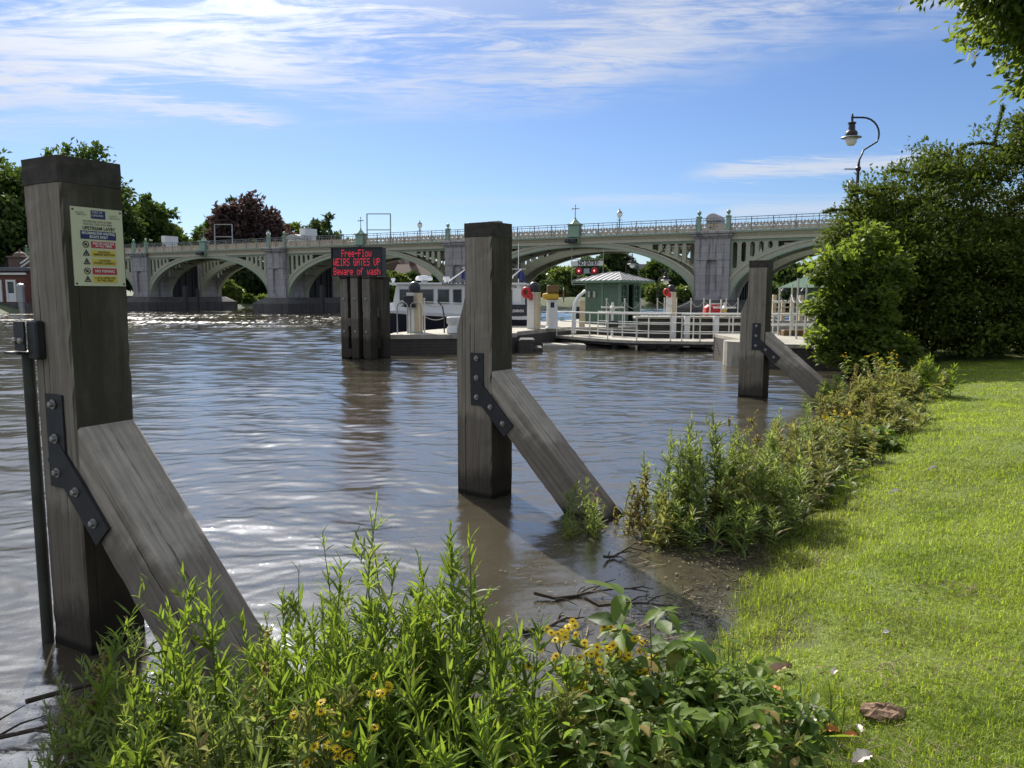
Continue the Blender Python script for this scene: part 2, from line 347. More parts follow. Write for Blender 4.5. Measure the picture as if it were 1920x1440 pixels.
class MB:
    def __init__(s): s.v = []; s.f = []
    def add(s, vs_, fs):
        o = len(s.v); s.v.extend(tuple(map(float, p)) for p in vs_); s.f.extend(tuple(i+o for i in f) for f in fs); return s
    def box(s, c, d, rz=0.0, bevel=0.0, rot=None):
        x, y, z = (q/2 for q in d)
        if bevel:
            b = min(bevel, x*.9, y*.9, z*.9); P = []; F = []
            pts = lambda xx, yy: [(-xx+b, -yy), (xx-b, -yy), (xx, -yy+b), (xx, yy-b), (xx-b, yy), (-xx+b, yy), (-xx, yy-b), (-xx, -yy+b)]
            for (zz_, sh) in ((-z, b), (-z+b, 0), (z-b, 0), (z, b)):
                P += [(q[0], q[1], zz_) for q in pts(x-sh, y-sh)]
            for r_ in range(3):
                for i in range(8):
                    j = (i+1) % 8; F.append((r_*8+i, r_*8+j, r_*8+8+j, r_*8+8+i))
            F += [tuple(range(7, -1, -1)), tuple(range(24, 32))]
        else:
            P = [(-x, -y, -z), (x, -y, -z), (x, y, -z), (-x, y, -z), (-x, -y, z), (x, -y, z), (x, y, z), (-x, y, z)]
            F = [(0, 3, 2, 1), (4, 5, 6, 7), (0, 1, 5, 4), (1, 2, 6, 5), (2, 3, 7, 6), (3, 0, 4, 7)]
        m = rot if rot is not None else Matrix.Rotation(rz, 3, 'Z')
        c = Vector(c)
        return s.add([m @ Vector(p) + c for p in P], F)
    def span(s, x0, x1, y0, y1, z0, z1, bevel=0.0):
        return s.box(((x0+x1)/2, (y0+y1)/2, (z0+z1)/2), (abs(x1-x0), abs(y1-y0), abs(z1-z0)), 0, bevel)
    def bar(s, a, b, w, h, bevel=0.0, up=(0, 0, 1)):
        a, b = Vector(a), Vector(b); x = (b-a); L = x.length; x.normalize()
        u = Vector(up)
        if abs(x.dot(u)) > .98: u = Vector((0, 1, 0))
        y = u.cross(x).normalized(); z = x.cross(y)
        m = Matrix((x, y, z)).transposed()
        return s.box((a+b)/2, (L, w, h), 0, bevel, m)
    def tube(s, pts, r, seg=8, cap=True):
        pts = [Vector(p) for p in pts]; n = len(pts); rr = r if hasattr(r, '__len__') else [r]*n
        P = []; F = []; prev = None
        for i, p in enumerate(pts):
            t = (pts[min(i+1, n-1)]-pts[max(i-1, 0)]).normalized()
            if prev is None:
                a = Vector((0, 0, 1)) if abs(t.z) < .9 else Vector((1, 0, 0))
                prev = t.cross(a).normalized()
            u = (prev - t*prev.dot(t)).normalized(); prev = u; w = t.cross(u)
            for k_ in range(seg):
                an = 2*math.pi*k_/seg; P.append(p+(u*math.cos(an)+w*math.sin(an))*rr[i])
        for i in range(n-1):
            for k_ in range(seg):
                j = (k_+1) % seg; F.append((i*seg+k_, i*seg+j, (i+1)*seg+j, (i+1)*seg+k_))
        if cap: F += [tuple(range(seg-1, -1, -1)), tuple(range((n-1)*seg, n*seg))]
        return s.add(P, F)
    def lathe(s, c, prof, seg=16, axis='Z'):
        P = []; F = []; n = len(prof)
        for (r, h) in prof:
            for k_ in range(seg):
                an = 2*math.pi*k_/seg; a, b = r*math.cos(an), r*math.sin(an)
                P.append({'Z': (a, b, h), 'Y': (a, h, b), 'X': (h, a, b)}[axis])
        for i in range(n-1):
            for k_ in range(seg):
                j = (k_+1) % seg; F.append((i*seg+k_, i*seg+j, (i+1)*seg+j, (i+1)*seg+k_))
        F += [tuple(range(seg-1, -1, -1)), tuple(range((n-1)*seg, n*seg))]
        return s.add([Vector(p)+Vector(c) for p in P], F)
    def prism(s, poly, z0, z1):
        n = len(poly); P = [(x, y, z0) for x, y in poly]+[(x, y, z1) for x, y in poly]
        F = [tuple(range(n-1, -1, -1)), tuple(range(n, 2*n))]+[(i, (i+1) % n, n+(i+1) % n, n+i) for i in range(n)]
        return s.add(P, F)
    def prism_xz(s, poly, y0, y1):
        n = len(poly); P = [(x, y0, z) for x, z in poly]+[(x, y1, z) for x, z in poly]
        F = [tuple(range(n)), tuple(range(2*n-1, n-1, -1))]+[(i, n+i, n+(i+1) % n, (i+1) % n) for i in range(n)]
        return s.add(P, F)
    def plate(s, outline, holes, y0, y1):
        cu = bpy.data.curves.new('tmp', 'CURVE'); cu.dimensions = '2D'; cu.fill_mode = 'BOTH'; cu.extrude = (y1-y0)/2
        for poly in [outline]+list(holes):
            q = cu.splines.new('POLY'); q.points.add(len(poly)-1)
            for i, (x, z) in enumerate(poly): q.points[i].co = (x, z, 0, 1)
            q.use_cyclic_u = True
        o = bpy.data.objects.new('tmp', cu); me = bpy.data.meshes.new_from_object(o)
        ym = (y0+y1)/2
        s.add([(v.co.x, ym-v.co.z, v.co.y) for v in me.vertices], [tuple(p.vertices) for p in me.polygons])
        bpy.data.objects.remove(o); bpy.data.curves.remove(cu); bpy.data.meshes.remove(me)
        return s
    def text(s, txt, size, org, right=(1, 0, 0), up=(0, 0, 1), wmax=None, align='CENTER', bold=0.0):
        cu = bpy.data.curves.new('tmp', 'FONT'); cu.body = txt; cu.size = size; cu.align_x = align; cu.align_y = 'CENTER'; cu.resolution_u = 2; cu.offset = bold
        o = bpy.data.objects.new('tmp', cu); me = bpy.data.meshes.new_from_object(o)
        r, u, g = Vector(right), Vector(up), Vector(org)
        w = max([abs(v.co.x) for v in me.vertices] or [1])*(2 if align == 'CENTER' else 1)
        kx = min(1, wmax/w) if wmax else 1
        s.add([g+r*v.co.x*kx+u*v.co.y for v in me.vertices], [tuple(p.vertices) for p in me.polygons])
        bpy.data.objects.remove(o); bpy.data.curves.remove(cu); bpy.data.meshes.remove(me)
        return s
    def build(s, name, mat, parent=None, smooth=False, label=None, off=None):
        me = bpy.data.meshes.new(name)
        vv = s.v if off is None else [(x-off[0], y-off[1], z-off[2]) for x, y, z in s.v]
        me.from_pydata(vv, [], s.f); me.update()
        me.materials.append(MT[mat] if isinstance(mat, str) else mat)
        if smooth:
            me.polygons.foreach_set('use_smooth', [True]*len(me.polygons))
            try: me.set_sharp_from_angle(angle=R_(40))
            except Exception: pass
        o = bpy.data.objects.new(name, me); link(o, parent)
        if label: o['label'] = label
        return o

def build_np(name, V, tris, quads, mat, parent=None, tone=None, smooth=False):
    me = bpy.data.meshes.new(name); V = np.asarray(V, np.float32)
    tris = np.zeros((0, 3), np.int32) if tris is None else np.asarray(tris, np.int32); quads = np.zeros((0, 4), np.int32) if quads is None else np.asarray(quads, np.int32)
    me.vertices.add(len(V)); me.vertices.foreach_set('co', V.ravel())
    nl = tris.size+quads.size; me.loops.add(nl); me.loops.foreach_set('vertex_index', np.concatenate([tris.ravel(), quads.ravel()]))
    npoly = len(tris)+len(quads); me.polygons.add(npoly)
    ls = np.concatenate([np.arange(len(tris))*3, tris.size+np.arange(len(quads))*4]).astype(np.int32)
    me.polygons.foreach_set('loop_start', ls)
    me.update(calc_edges=True)
    if tone is not None:
        a = me.attributes.new('tone', 'FLOAT', 'POINT'); a.data.foreach_set('value', np.asarray(tone, np.float32))
    if smooth: me.polygons.foreach_set('use_smooth', np.ones(npoly, bool))
    me.materials.append(MT[mat] if isinstance(mat, str) else mat); me.validate()
    o = bpy.data.objects.new(name, me); link(o, parent); return o

def nrm(a): return a/np.maximum(np.linalg.norm(a, axis=-1, keepdims=True), 1e-9)
def vnoise(x, y, seed=0):
    xi = np.floor(x).astype(np.int64); yi = np.floor(y).astype(np.int64); fx = x-xi; fy = y-yi
    fx = fx*fx*(3-2*fx); fy = fy*fy*(3-2*fy)
    def h(a, b):
        n = (a*374761393+b*668265263+seed*974711) & 0x7fffffff
        n = ((n ^ (n >> 13))*1274126177) & 0x7fffffff
        return ((n ^ (n >> 16)) & 0xffff)/65535.0
    return (h(xi, yi)*(1-fx)+h(xi+1, yi)*fx)*(1-fy)+(h(xi, yi+1)*(1-fx)+h(xi+1, yi+1)*fx)*fy
def fbm(x, y, seed=0, o=4): return sum(vnoise(x*2**i, y*2**i, seed+i)*.5**(i+1) for i in range(o))

def timber(mb, x0, x1, y0, y1, z0, z1, seed=0, step=.07, chip=.010):
    """sawn baulk with worn arrises and slightly hollow faces"""
    r = np.random.default_rng(seed); n = max(3, int((z1-z0)/step)); e = .010
    ring = []
    for k_ in range(4):
        ring += {0: [(x0+e, y0), ((x0+x1)/2, y0), (x1-e, y0)], 1: [(x1, y0+e), (x1, (y0+y1)/2), (x1, y1-e)], 2: [(x1-e, y1), ((x0+x1)/2, y1), (x0+e, y1)], 3: [(x0, y1-e), (x0, (y0+y1)/2), (x0, y0+e)]}[k_]
    m_ = len(ring); P = []; F = []; cx_, cy_ = (x0+x1)/2, (y0+y1)/2; wob = np.cumsum(r.normal(0, .0010, (n+1, m_)), 0)*.6
    for i in range(n+1):
        z = z0+(z1-z0)*i/n
        for j, (a, b) in enumerate(ring):
            q = .0015*r.normal()+wob[i, j]
            if j % 3 != 1 and r.random() < .10: q -= r.uniform(.2, 1)*chip
            q = min(max(q, -.016), .0035); d = np.array([a-cx_, b-cy_]); L = np.linalg.norm(d); d = d/L*(L+q); P.append((cx_+d[0], cy_+d[1], z))
    for i in range(n):
        for j in range(m_): F.append((i*m_+j, i*m_+(j+1) % m_, (i+1)*m_+(j+1) % m_, (i+1)*m_+j))
    F += [tuple(range(m_-1, -1, -1)), tuple(range(n*m_, n*m_+m_))]
    return mb.add(P, F)
class Leaves:
    """many curved leaf blades in one mesh"""
    def __init__(s): s.V = []; s.t = []; s.q = []; s.tone = []; s.n = 0
    def add(s, P, D, Nn, L, Wd, tone, droop=.25, raw=False):
        P = np.asarray(P, float); n = len(P)
        if n == 0: return
        D = nrm(np.asarray(D, float)); S = nrm(np.cross(D, Nn)); Nn = np.cross(S, D)
        if not raw: tone = np.where(np.random.default_rng(n+s.n).random(n) < .05, 1.0, np.minimum(np.broadcast_to(tone, n), .92))
        L = np.broadcast_to(L, n)[:, None]; Wd = np.broadcast_to(Wd, n)[:, None]; dr = np.broadcast_to(droop, n)[:, None]
        def c(t): return P+D*L*t-Nn*L*dr*t*t
        up = Nn*Wd*.10
        v = np.stack([c(0), c(.16)+S*Wd*.33+up, c(.16)-S*Wd*.33+up, c(.42)+S*Wd*.5+up, c(.42)-S*Wd*.5+up, c(.74)+S*Wd*.31+up, c(.74)-S*Wd*.31+up, c(1.), c(.42)], 1).reshape(-1, 3)
        b = s.n+np.arange(n)[:, None]*9
        for f in ((0, 1, 8), (0, 8, 2), (7, 8, 5), (7, 6, 8)): s.t.append(b+np.array([f]))
        for f in ((1, 3, 8), (2, 8, 4), (3, 5, 8), (4, 8, 6)): s.t.append(b+np.array([f]))
        s.V.append(v); s.tone.append(np.repeat(np.broadcast_to(tone, n), 9)); s.n += n*9
    def build(s, name, mat, parent=None):
        return build_np(name, np.concatenate(s.V), np.concatenate(s.t), (np.concatenate(s.q) if s.q else None), mat, parent, np.concatenate(s.tone))

def diamonds(name, P, D, Nn, L, Wd, tone, mat, parent):
    n = len(P); D = nrm(D); S = nrm(np.cross(D, Nn)); Nn = np.cross(S, D)
    L = np.broadcast_to(L, n)[:, None]; Wd = np.broadcast_to(Wd, n)[:, None]
    v = np.stack([P, P+D*L*.5+S*Wd*.5+Nn*L*.08, P+D*L-Nn*L*.08, P+D*L*.5-S*Wd*.5+Nn*L*.08], 1).reshape(-1, 3)
    q = np.arange(n)[:, None]*4+np.array([[0, 1, 2, 3]])
    return build_np(name, v, None, q, mat, parent, np.repeat(tone, 4))

def crown_points(ells, ncl, per, clr, r, flat=.75, inner=.25):
    """leaf positions for clumps spread over the shells of ellipsoids [(centre, radii)]"""
    wts = np.array([e[1][0]*e[1][1]+e[1][1]*e[1][2]+e[1][0]*e[1][2] for e in ells]); wts = wts/wts.sum()
    ei = r.choice(len(ells), ncl, p=wts)
    C = np.array([ells[i][0] for i in ei], float); Rd = np.array([ells[i][1] for i in ei], float)
    d = nrm(r.normal(size=(ncl, 3))); rad = np.where(r.random(ncl) < inner, r.uniform(.35, .8, ncl), np.where(r.random(ncl) < .14, r.uniform(1.04, 1.17, ncl), r.uniform(.80, 1.04, ncl)))
    cc = C+d*Rd*rad[:, None]
    sz = clr*r.uniform(.55, 1.35, ncl)
    ctone = r.random(ncl)
    idx = np.repeat(np.arange(ncl), per)
    loc = np.clip(r.normal(size=(len(idx), 3)), -1.7, 1.7)*.55; loc[:, 2] *= flat
    P = cc[idx]+loc*sz[idx][:, None]
    out_ = nrm(P-C[idx])
    tone = np.clip(.5*ctone[idx]+.5*r.random(len(idx)), 0, 1)
    return P, out_, tone

def copy_mesh_tree(): pass
def tree(name, label, loc, h, rx, ry, mat='treegreen', trunk_h=.3, ncl=150, per=45, leaf=.5, seed=0, group=None, cat='tree', lobes=5):
    """tapered trunk with limbs and a many-leaved crown of overlapping lobes; sizes in metres"""
    r = np.random.default_rng(seed)
    t = T(name, label, cat, loc, r.uniform(0, 6), group)
    th = h*trunk_h; ch = h-th*.55
    ells = [((0, 0, h-ch*.5), (rx*.80, ry*.80, ch*.5))]
    for i in range(lobes):
        a = 2*math.pi*i/lobes+r.uniform(-.4, .4); q = r.uniform(.42, .62)
        zc = h-ch*r.uniform(.42, .72); ells.append(((rx*q*math.cos(a), ry*q*math.sin(a), zc), (rx*.46, ry*.46, ch*r.uniform(.24, .34))))
    P, O, tn = crown_points(ells, ncl, per, min(rx, ry)*.21, r, .75, .4)
    D = O+r.normal(size=O.shape)*.8; D[:, 2] -= .3
    Nn = O+r.normal(size=O.shape)*.6+np.array([0, 0, .5])
    diamonds('crown', P, D, Nn, leaf*r.uniform(.7, 1.3, len(P)), leaf*.62*r.uniform(.7, 1.3, len(P)), tn, mat, t)
    b = MB(); tr = max(.12, h*.028)
    b.tube([(0, 0, -.4), (.05, 0, th*.5), (0, .05, th), (.1, 0, h*.7)], [tr*1.3, tr, tr*.8, tr*.25], 8)
    for i in range(5):
        a = 2*math.pi*i/5+.4; b.tube([(0, 0, th*r.uniform(.7, 1)), (rx*.3*math.cos(a), ry*.3*math.sin(a), th+ch*.25), (rx*.6*math.cos(a), ry*.6*math.sin(a), th+ch*.45)], [tr*.5, tr*.3, tr*.1], 6)
    b.build('trunk', 'bark', t, True)
    return t

# ------------------------------------------------------------------ terrain functions
SHORE = np.array([(-4.2, -5), (-0.9, .8), (.1, 2.55), (.95, 4.06), (1.6, 5.04), (2.05, 5.85), (3.62, 8.53), (5.9, 12.2), (8.0, 15.5), (9.2, 18.8), (9.6, 26), (16, 33), (36, 55), (60, 70)], float)
def shore_s(x, y):
    x = np.asarray(x, float); y = np.asarray(y, float)
    best = np.full(x.shape, 1e9); sg = np.ones(x.shape)
    for a, b in zip(SHORE[:-1], SHORE[1:]):
        d = b-a; t = np.clip(((x-a[0])*d[0]+(y-a[1])*d[1])/(d@d), 0, 1)
        px_, py_ = a[0]+d[0]*t, a[1]+d[1]*t; q = np.hypot(x-px_, y-py_)
        side = np.sign((x-a[0])*d[1]-(y-a[1])*d[0])
        m = q < best; best = np.where(m, q, best); sg = np.where(m, side, sg)
    return best*sg
def gz(x, y):
    x = np.asarray(x, float); y = np.asarray(y, float)
    s = shore_s(x, y)-.14+(fbm(x*1.3, y*1.3, 3)-.47)*.4
    up = -.02+.29*(1-np.exp(-np.maximum(s, 0)/.7))+.012*np.clip(s, 0, 12)
    dn = -.02+.28*np.maximum(s, -3.5)
    return np.where(s > 0, up, dn)+(fbm(x*2.6, y*2.6, 9)-.47)*.07
def gz1(x, y): return float(gz(np.array([x]), np.array([y]))[0])

# ================================================================== SETTING
# ground: one sheet to the horizon, river bed inside the river outline
RIVER = np.array([(-70, -80), (-48, 40), (-47, 72), (-50, 86), (-58, 97), (-37, 104), (-29, 112), (-8, 136), (28, 166), (80, 178), (140, 182), (110, 120), (60, 70), (36, 55), (16, 33), (9.6, 26), (9.2, 18.8), (5.9, 12.2), (2.05, 5.85), (.1, 2.55), (-4.2, -5), (-20, -40)], float)
def river_d(x, y):
    ins = np.zeros(x.shape, bool); best = np.full(x.shape, 1e9); n = len(RIVER)
    for i in range(n):
        a, b = RIVER[i], RIVER[(i+1) % n]; d = b-a
        t = np.clip(((x-a[0])*d[0]+(y-a[1])*d[1])/(d@d), 0, 1); best = np.minimum(best, np.hypot(x-a[0]-d[0]*t, y-a[1]-d[1]*t))
        c = ((a[1] > y) != (b[1] > y)) & (x < (b[0]-a[0])*(y-a[1])/(b[1]-a[1]+1e-12)+a[0]); ins ^= c
    return np.where(ins, -best, best)
def land_z(x, y):
    d = river_d(x, y)
    return np.where(d > 0, np.minimum(.1+d*.22, 1.3)+np.clip((d-10)*.01, 0, 2), np.maximum(-.1+d*.3, -2.2))
def grid_mesh(name, X, Y, Z, mat, smooth=True):
    ny, nx = X.shape; V = np.stack([X, Y, Z], -1).reshape(-1, 3)
    i = (np.arange(ny-1)[:, None]*nx+np.arange(nx-1)[None]).ravel()
    return build_np(name, V, None, np.stack([i, i+1, i+1+nx, i+nx], 1), mat, None, None, smooth)
u = np.linspace(-4.2, 4.2, 300); gx = 60*np.sinh(u); u2 = np.linspace(-1.3, 4.4, 260); gy = 60*np.sinh(u2)
X, Y = np.meshgrid(gx, gy); Z = land_z(X, Y)
near = (X > -9) & (X < 26) & (Y < 36) & (Y > -8); Z = np.where(near, np.minimum(Z, -1.2), Z)
tag(grid_mesh('ground', X, Y, Z, 'farland'), kind='structure')
X, Y = np.meshgrid(np.arange(-7, 27, .13), np.arange(-6, 34, .13)); Z = gz(X, Y)
kk = NT('bank earth')
vv = kk.coord('World'); n1 = kk.noise(vv, 3, 7, .7); n2 = kk.noise(vv, 22, 5, .7)
sp_ = kk.n('ShaderNodeSeparateXYZ'); kk.l(kk.n('ShaderNodeNewGeometry').outputs['Position'], sp_.inputs[0])
turf = kk.ramp(n2, [(.3, (.065, .10, .010)), (.7, (.15, .19, .03))]); mud = kk.ramp(n1, [(.3, (.022, .017, .011)), (.7, (.06, .046, .03))])
kk.base(kk.mix(kk.rng(kk.math('ADD', sp_.outputs[2], kk.math('MULTIPLY', kk.math('SUBTRACT', n1, .5), .1)), .07, .15), mud, turf)); kk.set(.9); kk.bump(n2, .7, .02)
tag(grid_mesh('grass_bank', X, Y, Z, kk.m), kind='structure')

# water: ripples modelled close by, smaller ones in the bump
r0_, r1_ = 1.3, 420.0
rr = r0_*(1.0036**np.arange(int(math.log(r1_/r0_)/math.log(1.0036)))); an = np.radians(np.linspace(-62, 62, 640))
A_, R2 = np.meshgrid(an, rr); X = R2*np.sin(A_); Y = R2*np.cos(A_)
rw = np.random.default_rng(3); Z = np.zeros_like(X)
wx = X+.5*(fbm(X*.35, Y*.35, 41)-.5)*2; wy = Y+.7*(fbm(X*.4, Y*.4, 52)-.5)*2
cell = R2*.0036
for i in range(130):
    lam = .07*(24 ** rw.random()); ang = rw.normal(.18, .42); kx, ky = math.sin(ang)*2*math.pi/lam, math.cos(ang)*2*math.pi/lam
    fade = np.clip((lam/cell-2.2)/2, 0, 1)
    Z += fade*(.0098*(lam/.5)**-.45*lam/(2*math.pi))*np.sin(kx*wx+ky*wy+rw.random()*6.283)
calm = np.clip(-shore_s(X, Y)/2.6, .22, 1)*(.45+1.05*fbm(X*.16+3, Y*.30, 77, 3))
Z *= calm*np.interp(R2, [3, 7, 12, 22, 50, 150, 400], [.50, .56, .72, 1.05, 1.9, 2.2, .9])*1.25   # the wind gets at the open river, the margin is sheltered
o = grid_mesh('water', X, Y, Z, 'water'); tag(o, kind='structure')
# flat continuation of the river outside the rippled fan, 4 cm lower
m = MB(); m.span(-700, 700, -80, 700, -.36, -.06); tag(m.build('water_beyond', 'water'), kind='structure')

# ================================================================== MOORING POSTS
def mooring_post(label, corner, th, s, top, brace_top, brace_len, facing=.10, guide=False, plate=False, slope=46):
    c = Matrix.Rotation(-th, 3, 'Z') @ Vector((s/2, -s/2, 0)); loc = (corner[0]-c.x, corner[1]-c.y, 0)
    t = T('mooring_post', label, 'mooring post', loc, -th, 'timber mooring posts along the bank')
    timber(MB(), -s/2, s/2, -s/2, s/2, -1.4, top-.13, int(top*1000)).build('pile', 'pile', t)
    timber(MB(), -s/2-.006, s/2-.002, -s/2-.004, s/2+.002, top-.128, top, int(top*999), .03, .014).build('cap', 'cap', t)
    if facing:
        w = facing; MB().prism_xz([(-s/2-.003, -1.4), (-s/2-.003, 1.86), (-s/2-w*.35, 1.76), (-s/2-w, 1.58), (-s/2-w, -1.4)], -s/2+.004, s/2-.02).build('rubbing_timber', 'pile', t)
    ph = R_(slope); th_ = s*.93
    b = MB(); 
    L = brace_len; ca, sa = math.cos(ph), math.sin(ph)
    # in the brace's own frame x runs down its length; its head is cut to stand flush on the pile
    timber(b, -th_, 0, -s/2+.006, s/2-.006, 0, 1, int(top*777), .035)
    b.v = [((.002-z_*sa/ca)*(1-q)+L*q, y_, z_) if q < 1 else (L, y_, z_) for z_, y_, q in b.v]
    bo = b.build('brace', 'brace', t); bo.location = (s/2+.002, 0, brace_top); bo.rotation_euler = (0, ph, 0)
    yb = -s/2
    pl = MB().span(s/2-.235, s/2-.085, yb-.014, yb-.001, brace_top-.33, brace_top+.16)
    d = Vector((ca, 0, -sa)); nn = Vector((sa, 0, ca)); st = Vector((s/2-.12, 0, brace_top-.07))+nn*-.10
    pl.prism_xz([((st+d*0+nn*.075).x, (st+nn*.075).z), ((st+d*.56+nn*.075).x, (st+d*.56+nn*.075).z), ((st+d*.56-nn*.075).x, (st+d*.56-nn*.075).z), ((st-nn*.075).x, (st-nn*.075).z)], yb-.017, yb-.0005)
    pl.build('strap_plate', 'iron', t)
    def bolt(x, z):
        m_ = MB(); m_.lathe((x, yb-.017, z), [(.026, 0), (.026, -.006)], 10, 'Y'); m_.lathe((x, yb-.0235, z), [(.016, 0), (.016, -.016), (.010, -.02)], 6, 'Y'); m_.build('bolt', 'bolt', t)
    for z in (.11, -.07, -.25): bolt(s/2-.16, brace_top+z)
    for q in (.27, .47): p = st+d*q; bolt(p.x, p.z)
    if guide:
        g = MB().span(-s/2+.03, -s/2+.12, yb-.05, yb-.002, 1.56, 1.76, .008); g.span(-s/2-.065, -s/2+.029, yb-.062, yb-.052, 1.60, 1.755); g.span(-s/2-.10, -s/2+.03, yb-.10, yb+.02, 1.585, 1.598)
        g.build('guide_bracket', 'iron', t)
        for x in (-.045, .01): MB().lathe((-s/2+x, yb-.064, 1.655), [(.018, 0), (.018, -.014), (.01, -.02)], 6, 'Y').build('bolt', 'bolt', t)
        MB().tube([(-s/2-.036, yb-.014, 1.584), (-s/2-.036, yb-.014, -1.0)], .030, 14).build('guide_pole', 'pipe', t, True)
    if plate: MB().span(-.03, .09, .02, .10, top+.001, top+.025, .004).build('top_block', 'concrete', t)
    return t
P1 = mooring_post('near mooring post at left carrying the cream notice and an iron guide pole', (-2.226, 3.87), R_(30), .33, 2.575, 1.22, 2.1, .0, True)
P2 = mooring_post('middle mooring post with its brace running down into debris by the bank', (-.192, 7.0), R_(38), .318, 2.545, 1.20, 2.0, .10, False, True, 44)
P3 = mooring_post('far mooring post standing before the white railed jetty beside the hedge', (4.62, 14.05), R_(35), .345, 2.52, 1.22, 2.1, .12, slope=40)

# notice on the near post: faces the bank (+x of the post)
def notice():
    s = .33; w, h = .275, .395; zc = 2.135
    base = P1.matrix_basis.to_3x3() if False else Matrix.Rotation(P1.rotation_euler.z, 3, 'Z')
    o = Vector(P1.location)+base @ Vector((s/2+.002, .012, zc))
    t = T('warning_sign', 'cream mooring notice with blue, red and yellow bands screwed to the near post', 'sign', o, P1.rotation_euler.z+R_(90))
    # local frame of the sign: x right, z up, -y outward
    MB().span(-w/2, w/2, -.005, 0, -h/2, h/2).build('board', 'signcream', t)
    def R(n, m_, x0, x1, z0, z1, y=-.0065): return MB().span(x0*w, x1*w, y, -.0052, z0*h-h/2, z1*h-h/2).build(n, m_, t)
    def X(txt, m_, size, x, z, wm, y=-.0075, bold=.0): return MB().text(txt, size, (x*w, y, z*h-h/2), wmax=wm*w, bold=bold).build('lettering', m_, t)
    R('logo_panel', 'signblue', -.12, .16, .865, .97)
    X('PORT OF', 'signwhite', .014, .0, .945, .2); X('LONDON', 'signwhite', .015, .0, .905, .22)
    X('LOCK SIDE', 'ink', .009, -.34, .93, .17); X('TELEPHONE', 'ink', .009, -.31, .905, .25)
    X('LOCKSIDE', 'ink', .009, .31, .915, .2); X('AND STATION', 'ink', .009, .33, .885, .25)
    X('RICHMOND LOCK & WEIR', 'ink', .0145, 0, .825, .56); X('THIS FULL TIDE LOCK AREA', 'ink', .0145, 0, .79, .56)
    X('UPSTREAM LAYBY', 'ink', .024, .02, .738, .64, bold=.0005)
    R('band', 'signblue', -.34, .35, .60, .705)
    X('MOORING FOR WAITING', 'signwhite', .0185, .005, .675, .64, bold=.0004); X('BOATS ONLY', 'signwhite', .0185, .005, .63, .36, bold=.0004)
    rows = [('signred', .49, ('KEEP OFF LOCK SIDE', 'AT ALL TIMES'), 'signwhite', 'ban'), ('signyellow', .38, ('CAUTION', 'SUBMERGED OBSTRUCTION'), 'ink', 'tri'), ('signyellow', .27, ('CAUTION', 'STRONG CURRENTS'), 'ink', 'tri'),
            ('signred', .15, ('NO FISHING',), 'signwhite', 'ban'), ('signyellow', .045, ('LOCK OPERATES', 'IN THIS AREA'), 'ink', 'tri')]
    for m_, z, tx, ink, pic in rows:
        R('band', m_, -.15, .33, z, z+.083)
        for i, q in enumerate(tx): X(q, ink, .0145 if len(tx) > 1 else .019, .09, z+(.058-.032*i if len(tx) > 1 else .042), .42, bold=.0003)
        p = MB(); c = Vector((-.25*w, 0, (z+.042)*h-h/2))
        if pic == 'tri':
            k_ = [(c.x-.018, c.z-.013), (c.x+.018, c.z-.013), (c.x, c.z+.018)]; k2 = [(c.x-.0105, c.z-.009), (c.x+.0105, c.z-.009), (c.x, c.z+.009)]
            p.plate(k_, [k2], -.0072, -.0055); p.span(c.x-.003, c.x+.003, -.0072, -.0055, c.z-.007, c.z+.003)
        else:
            f = lambda r_: [(c.x+r_*math.cos(a), c.z+r_*math.sin(a)) for a in np.linspace(0, 2*math.pi, 24, endpoint=False)]
            p.plate(f(.017), [f(.0135)], -.0072, -.0055); p.bar((c.x-.012, -.0078, c.z+.012), (c.x+.012, -.0078, c.z-.012), .003, .0012); p.span(c.x-.007, c.x+.006, -.0069, -.0055, c.z-.005, c.z+.005)
        p.build('pictogram', 'ink', t)
    for x in (-.46, .46):
        for z in (.03, .965): MB().lathe((x*w, -.005, z*h-h/2), [(.005, 0), (.005, -.002), (.002, -.003)], 8, 'Y').build('screw', 'iron', t)
notice()

# ================================================================== DOLPHIN AND LED BOARD
DL = T('timber_dolphin', 'cluster of thick timber piles bolted together under the red lettered board', 'dolphin', (-4.36, 22.95, 0), R_(-30))
for i, (x, y, tz) in enumerate([(-.42, -.30, 2.42), (.0, -.32, 2.44), (.42, -.29, 2.42), (-.42, .30, 2.40), (.0, .32, 2.41), (.42, .30, 2.42)]):
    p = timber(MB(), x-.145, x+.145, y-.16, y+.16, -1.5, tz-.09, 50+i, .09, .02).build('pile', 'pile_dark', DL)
    MB().span(x-.16, x+.16, y-.17, y+.17, tz-.088, tz, .02).build('cap', 'cap', p)
for z in (1.35, .45):
    MB().span(-.60, .62, -.135, -.08, z-.13, z+.13, .01).build('cross_beam', 'pile_dark', DL)
    MB().span(-.275, -.15, -.48, .50, z-.40, z-.16, .01).build('cross_beam', 'pile_dark', DL)
for x in (-.42, .0, .42):
    for z in (1.75, .8): MB().lathe((x+.02, -.482, z), [(.035, 0), (.035, -.02), (.015, -.03)], 8, 'Y').build('bolt', 'bolt', DL)
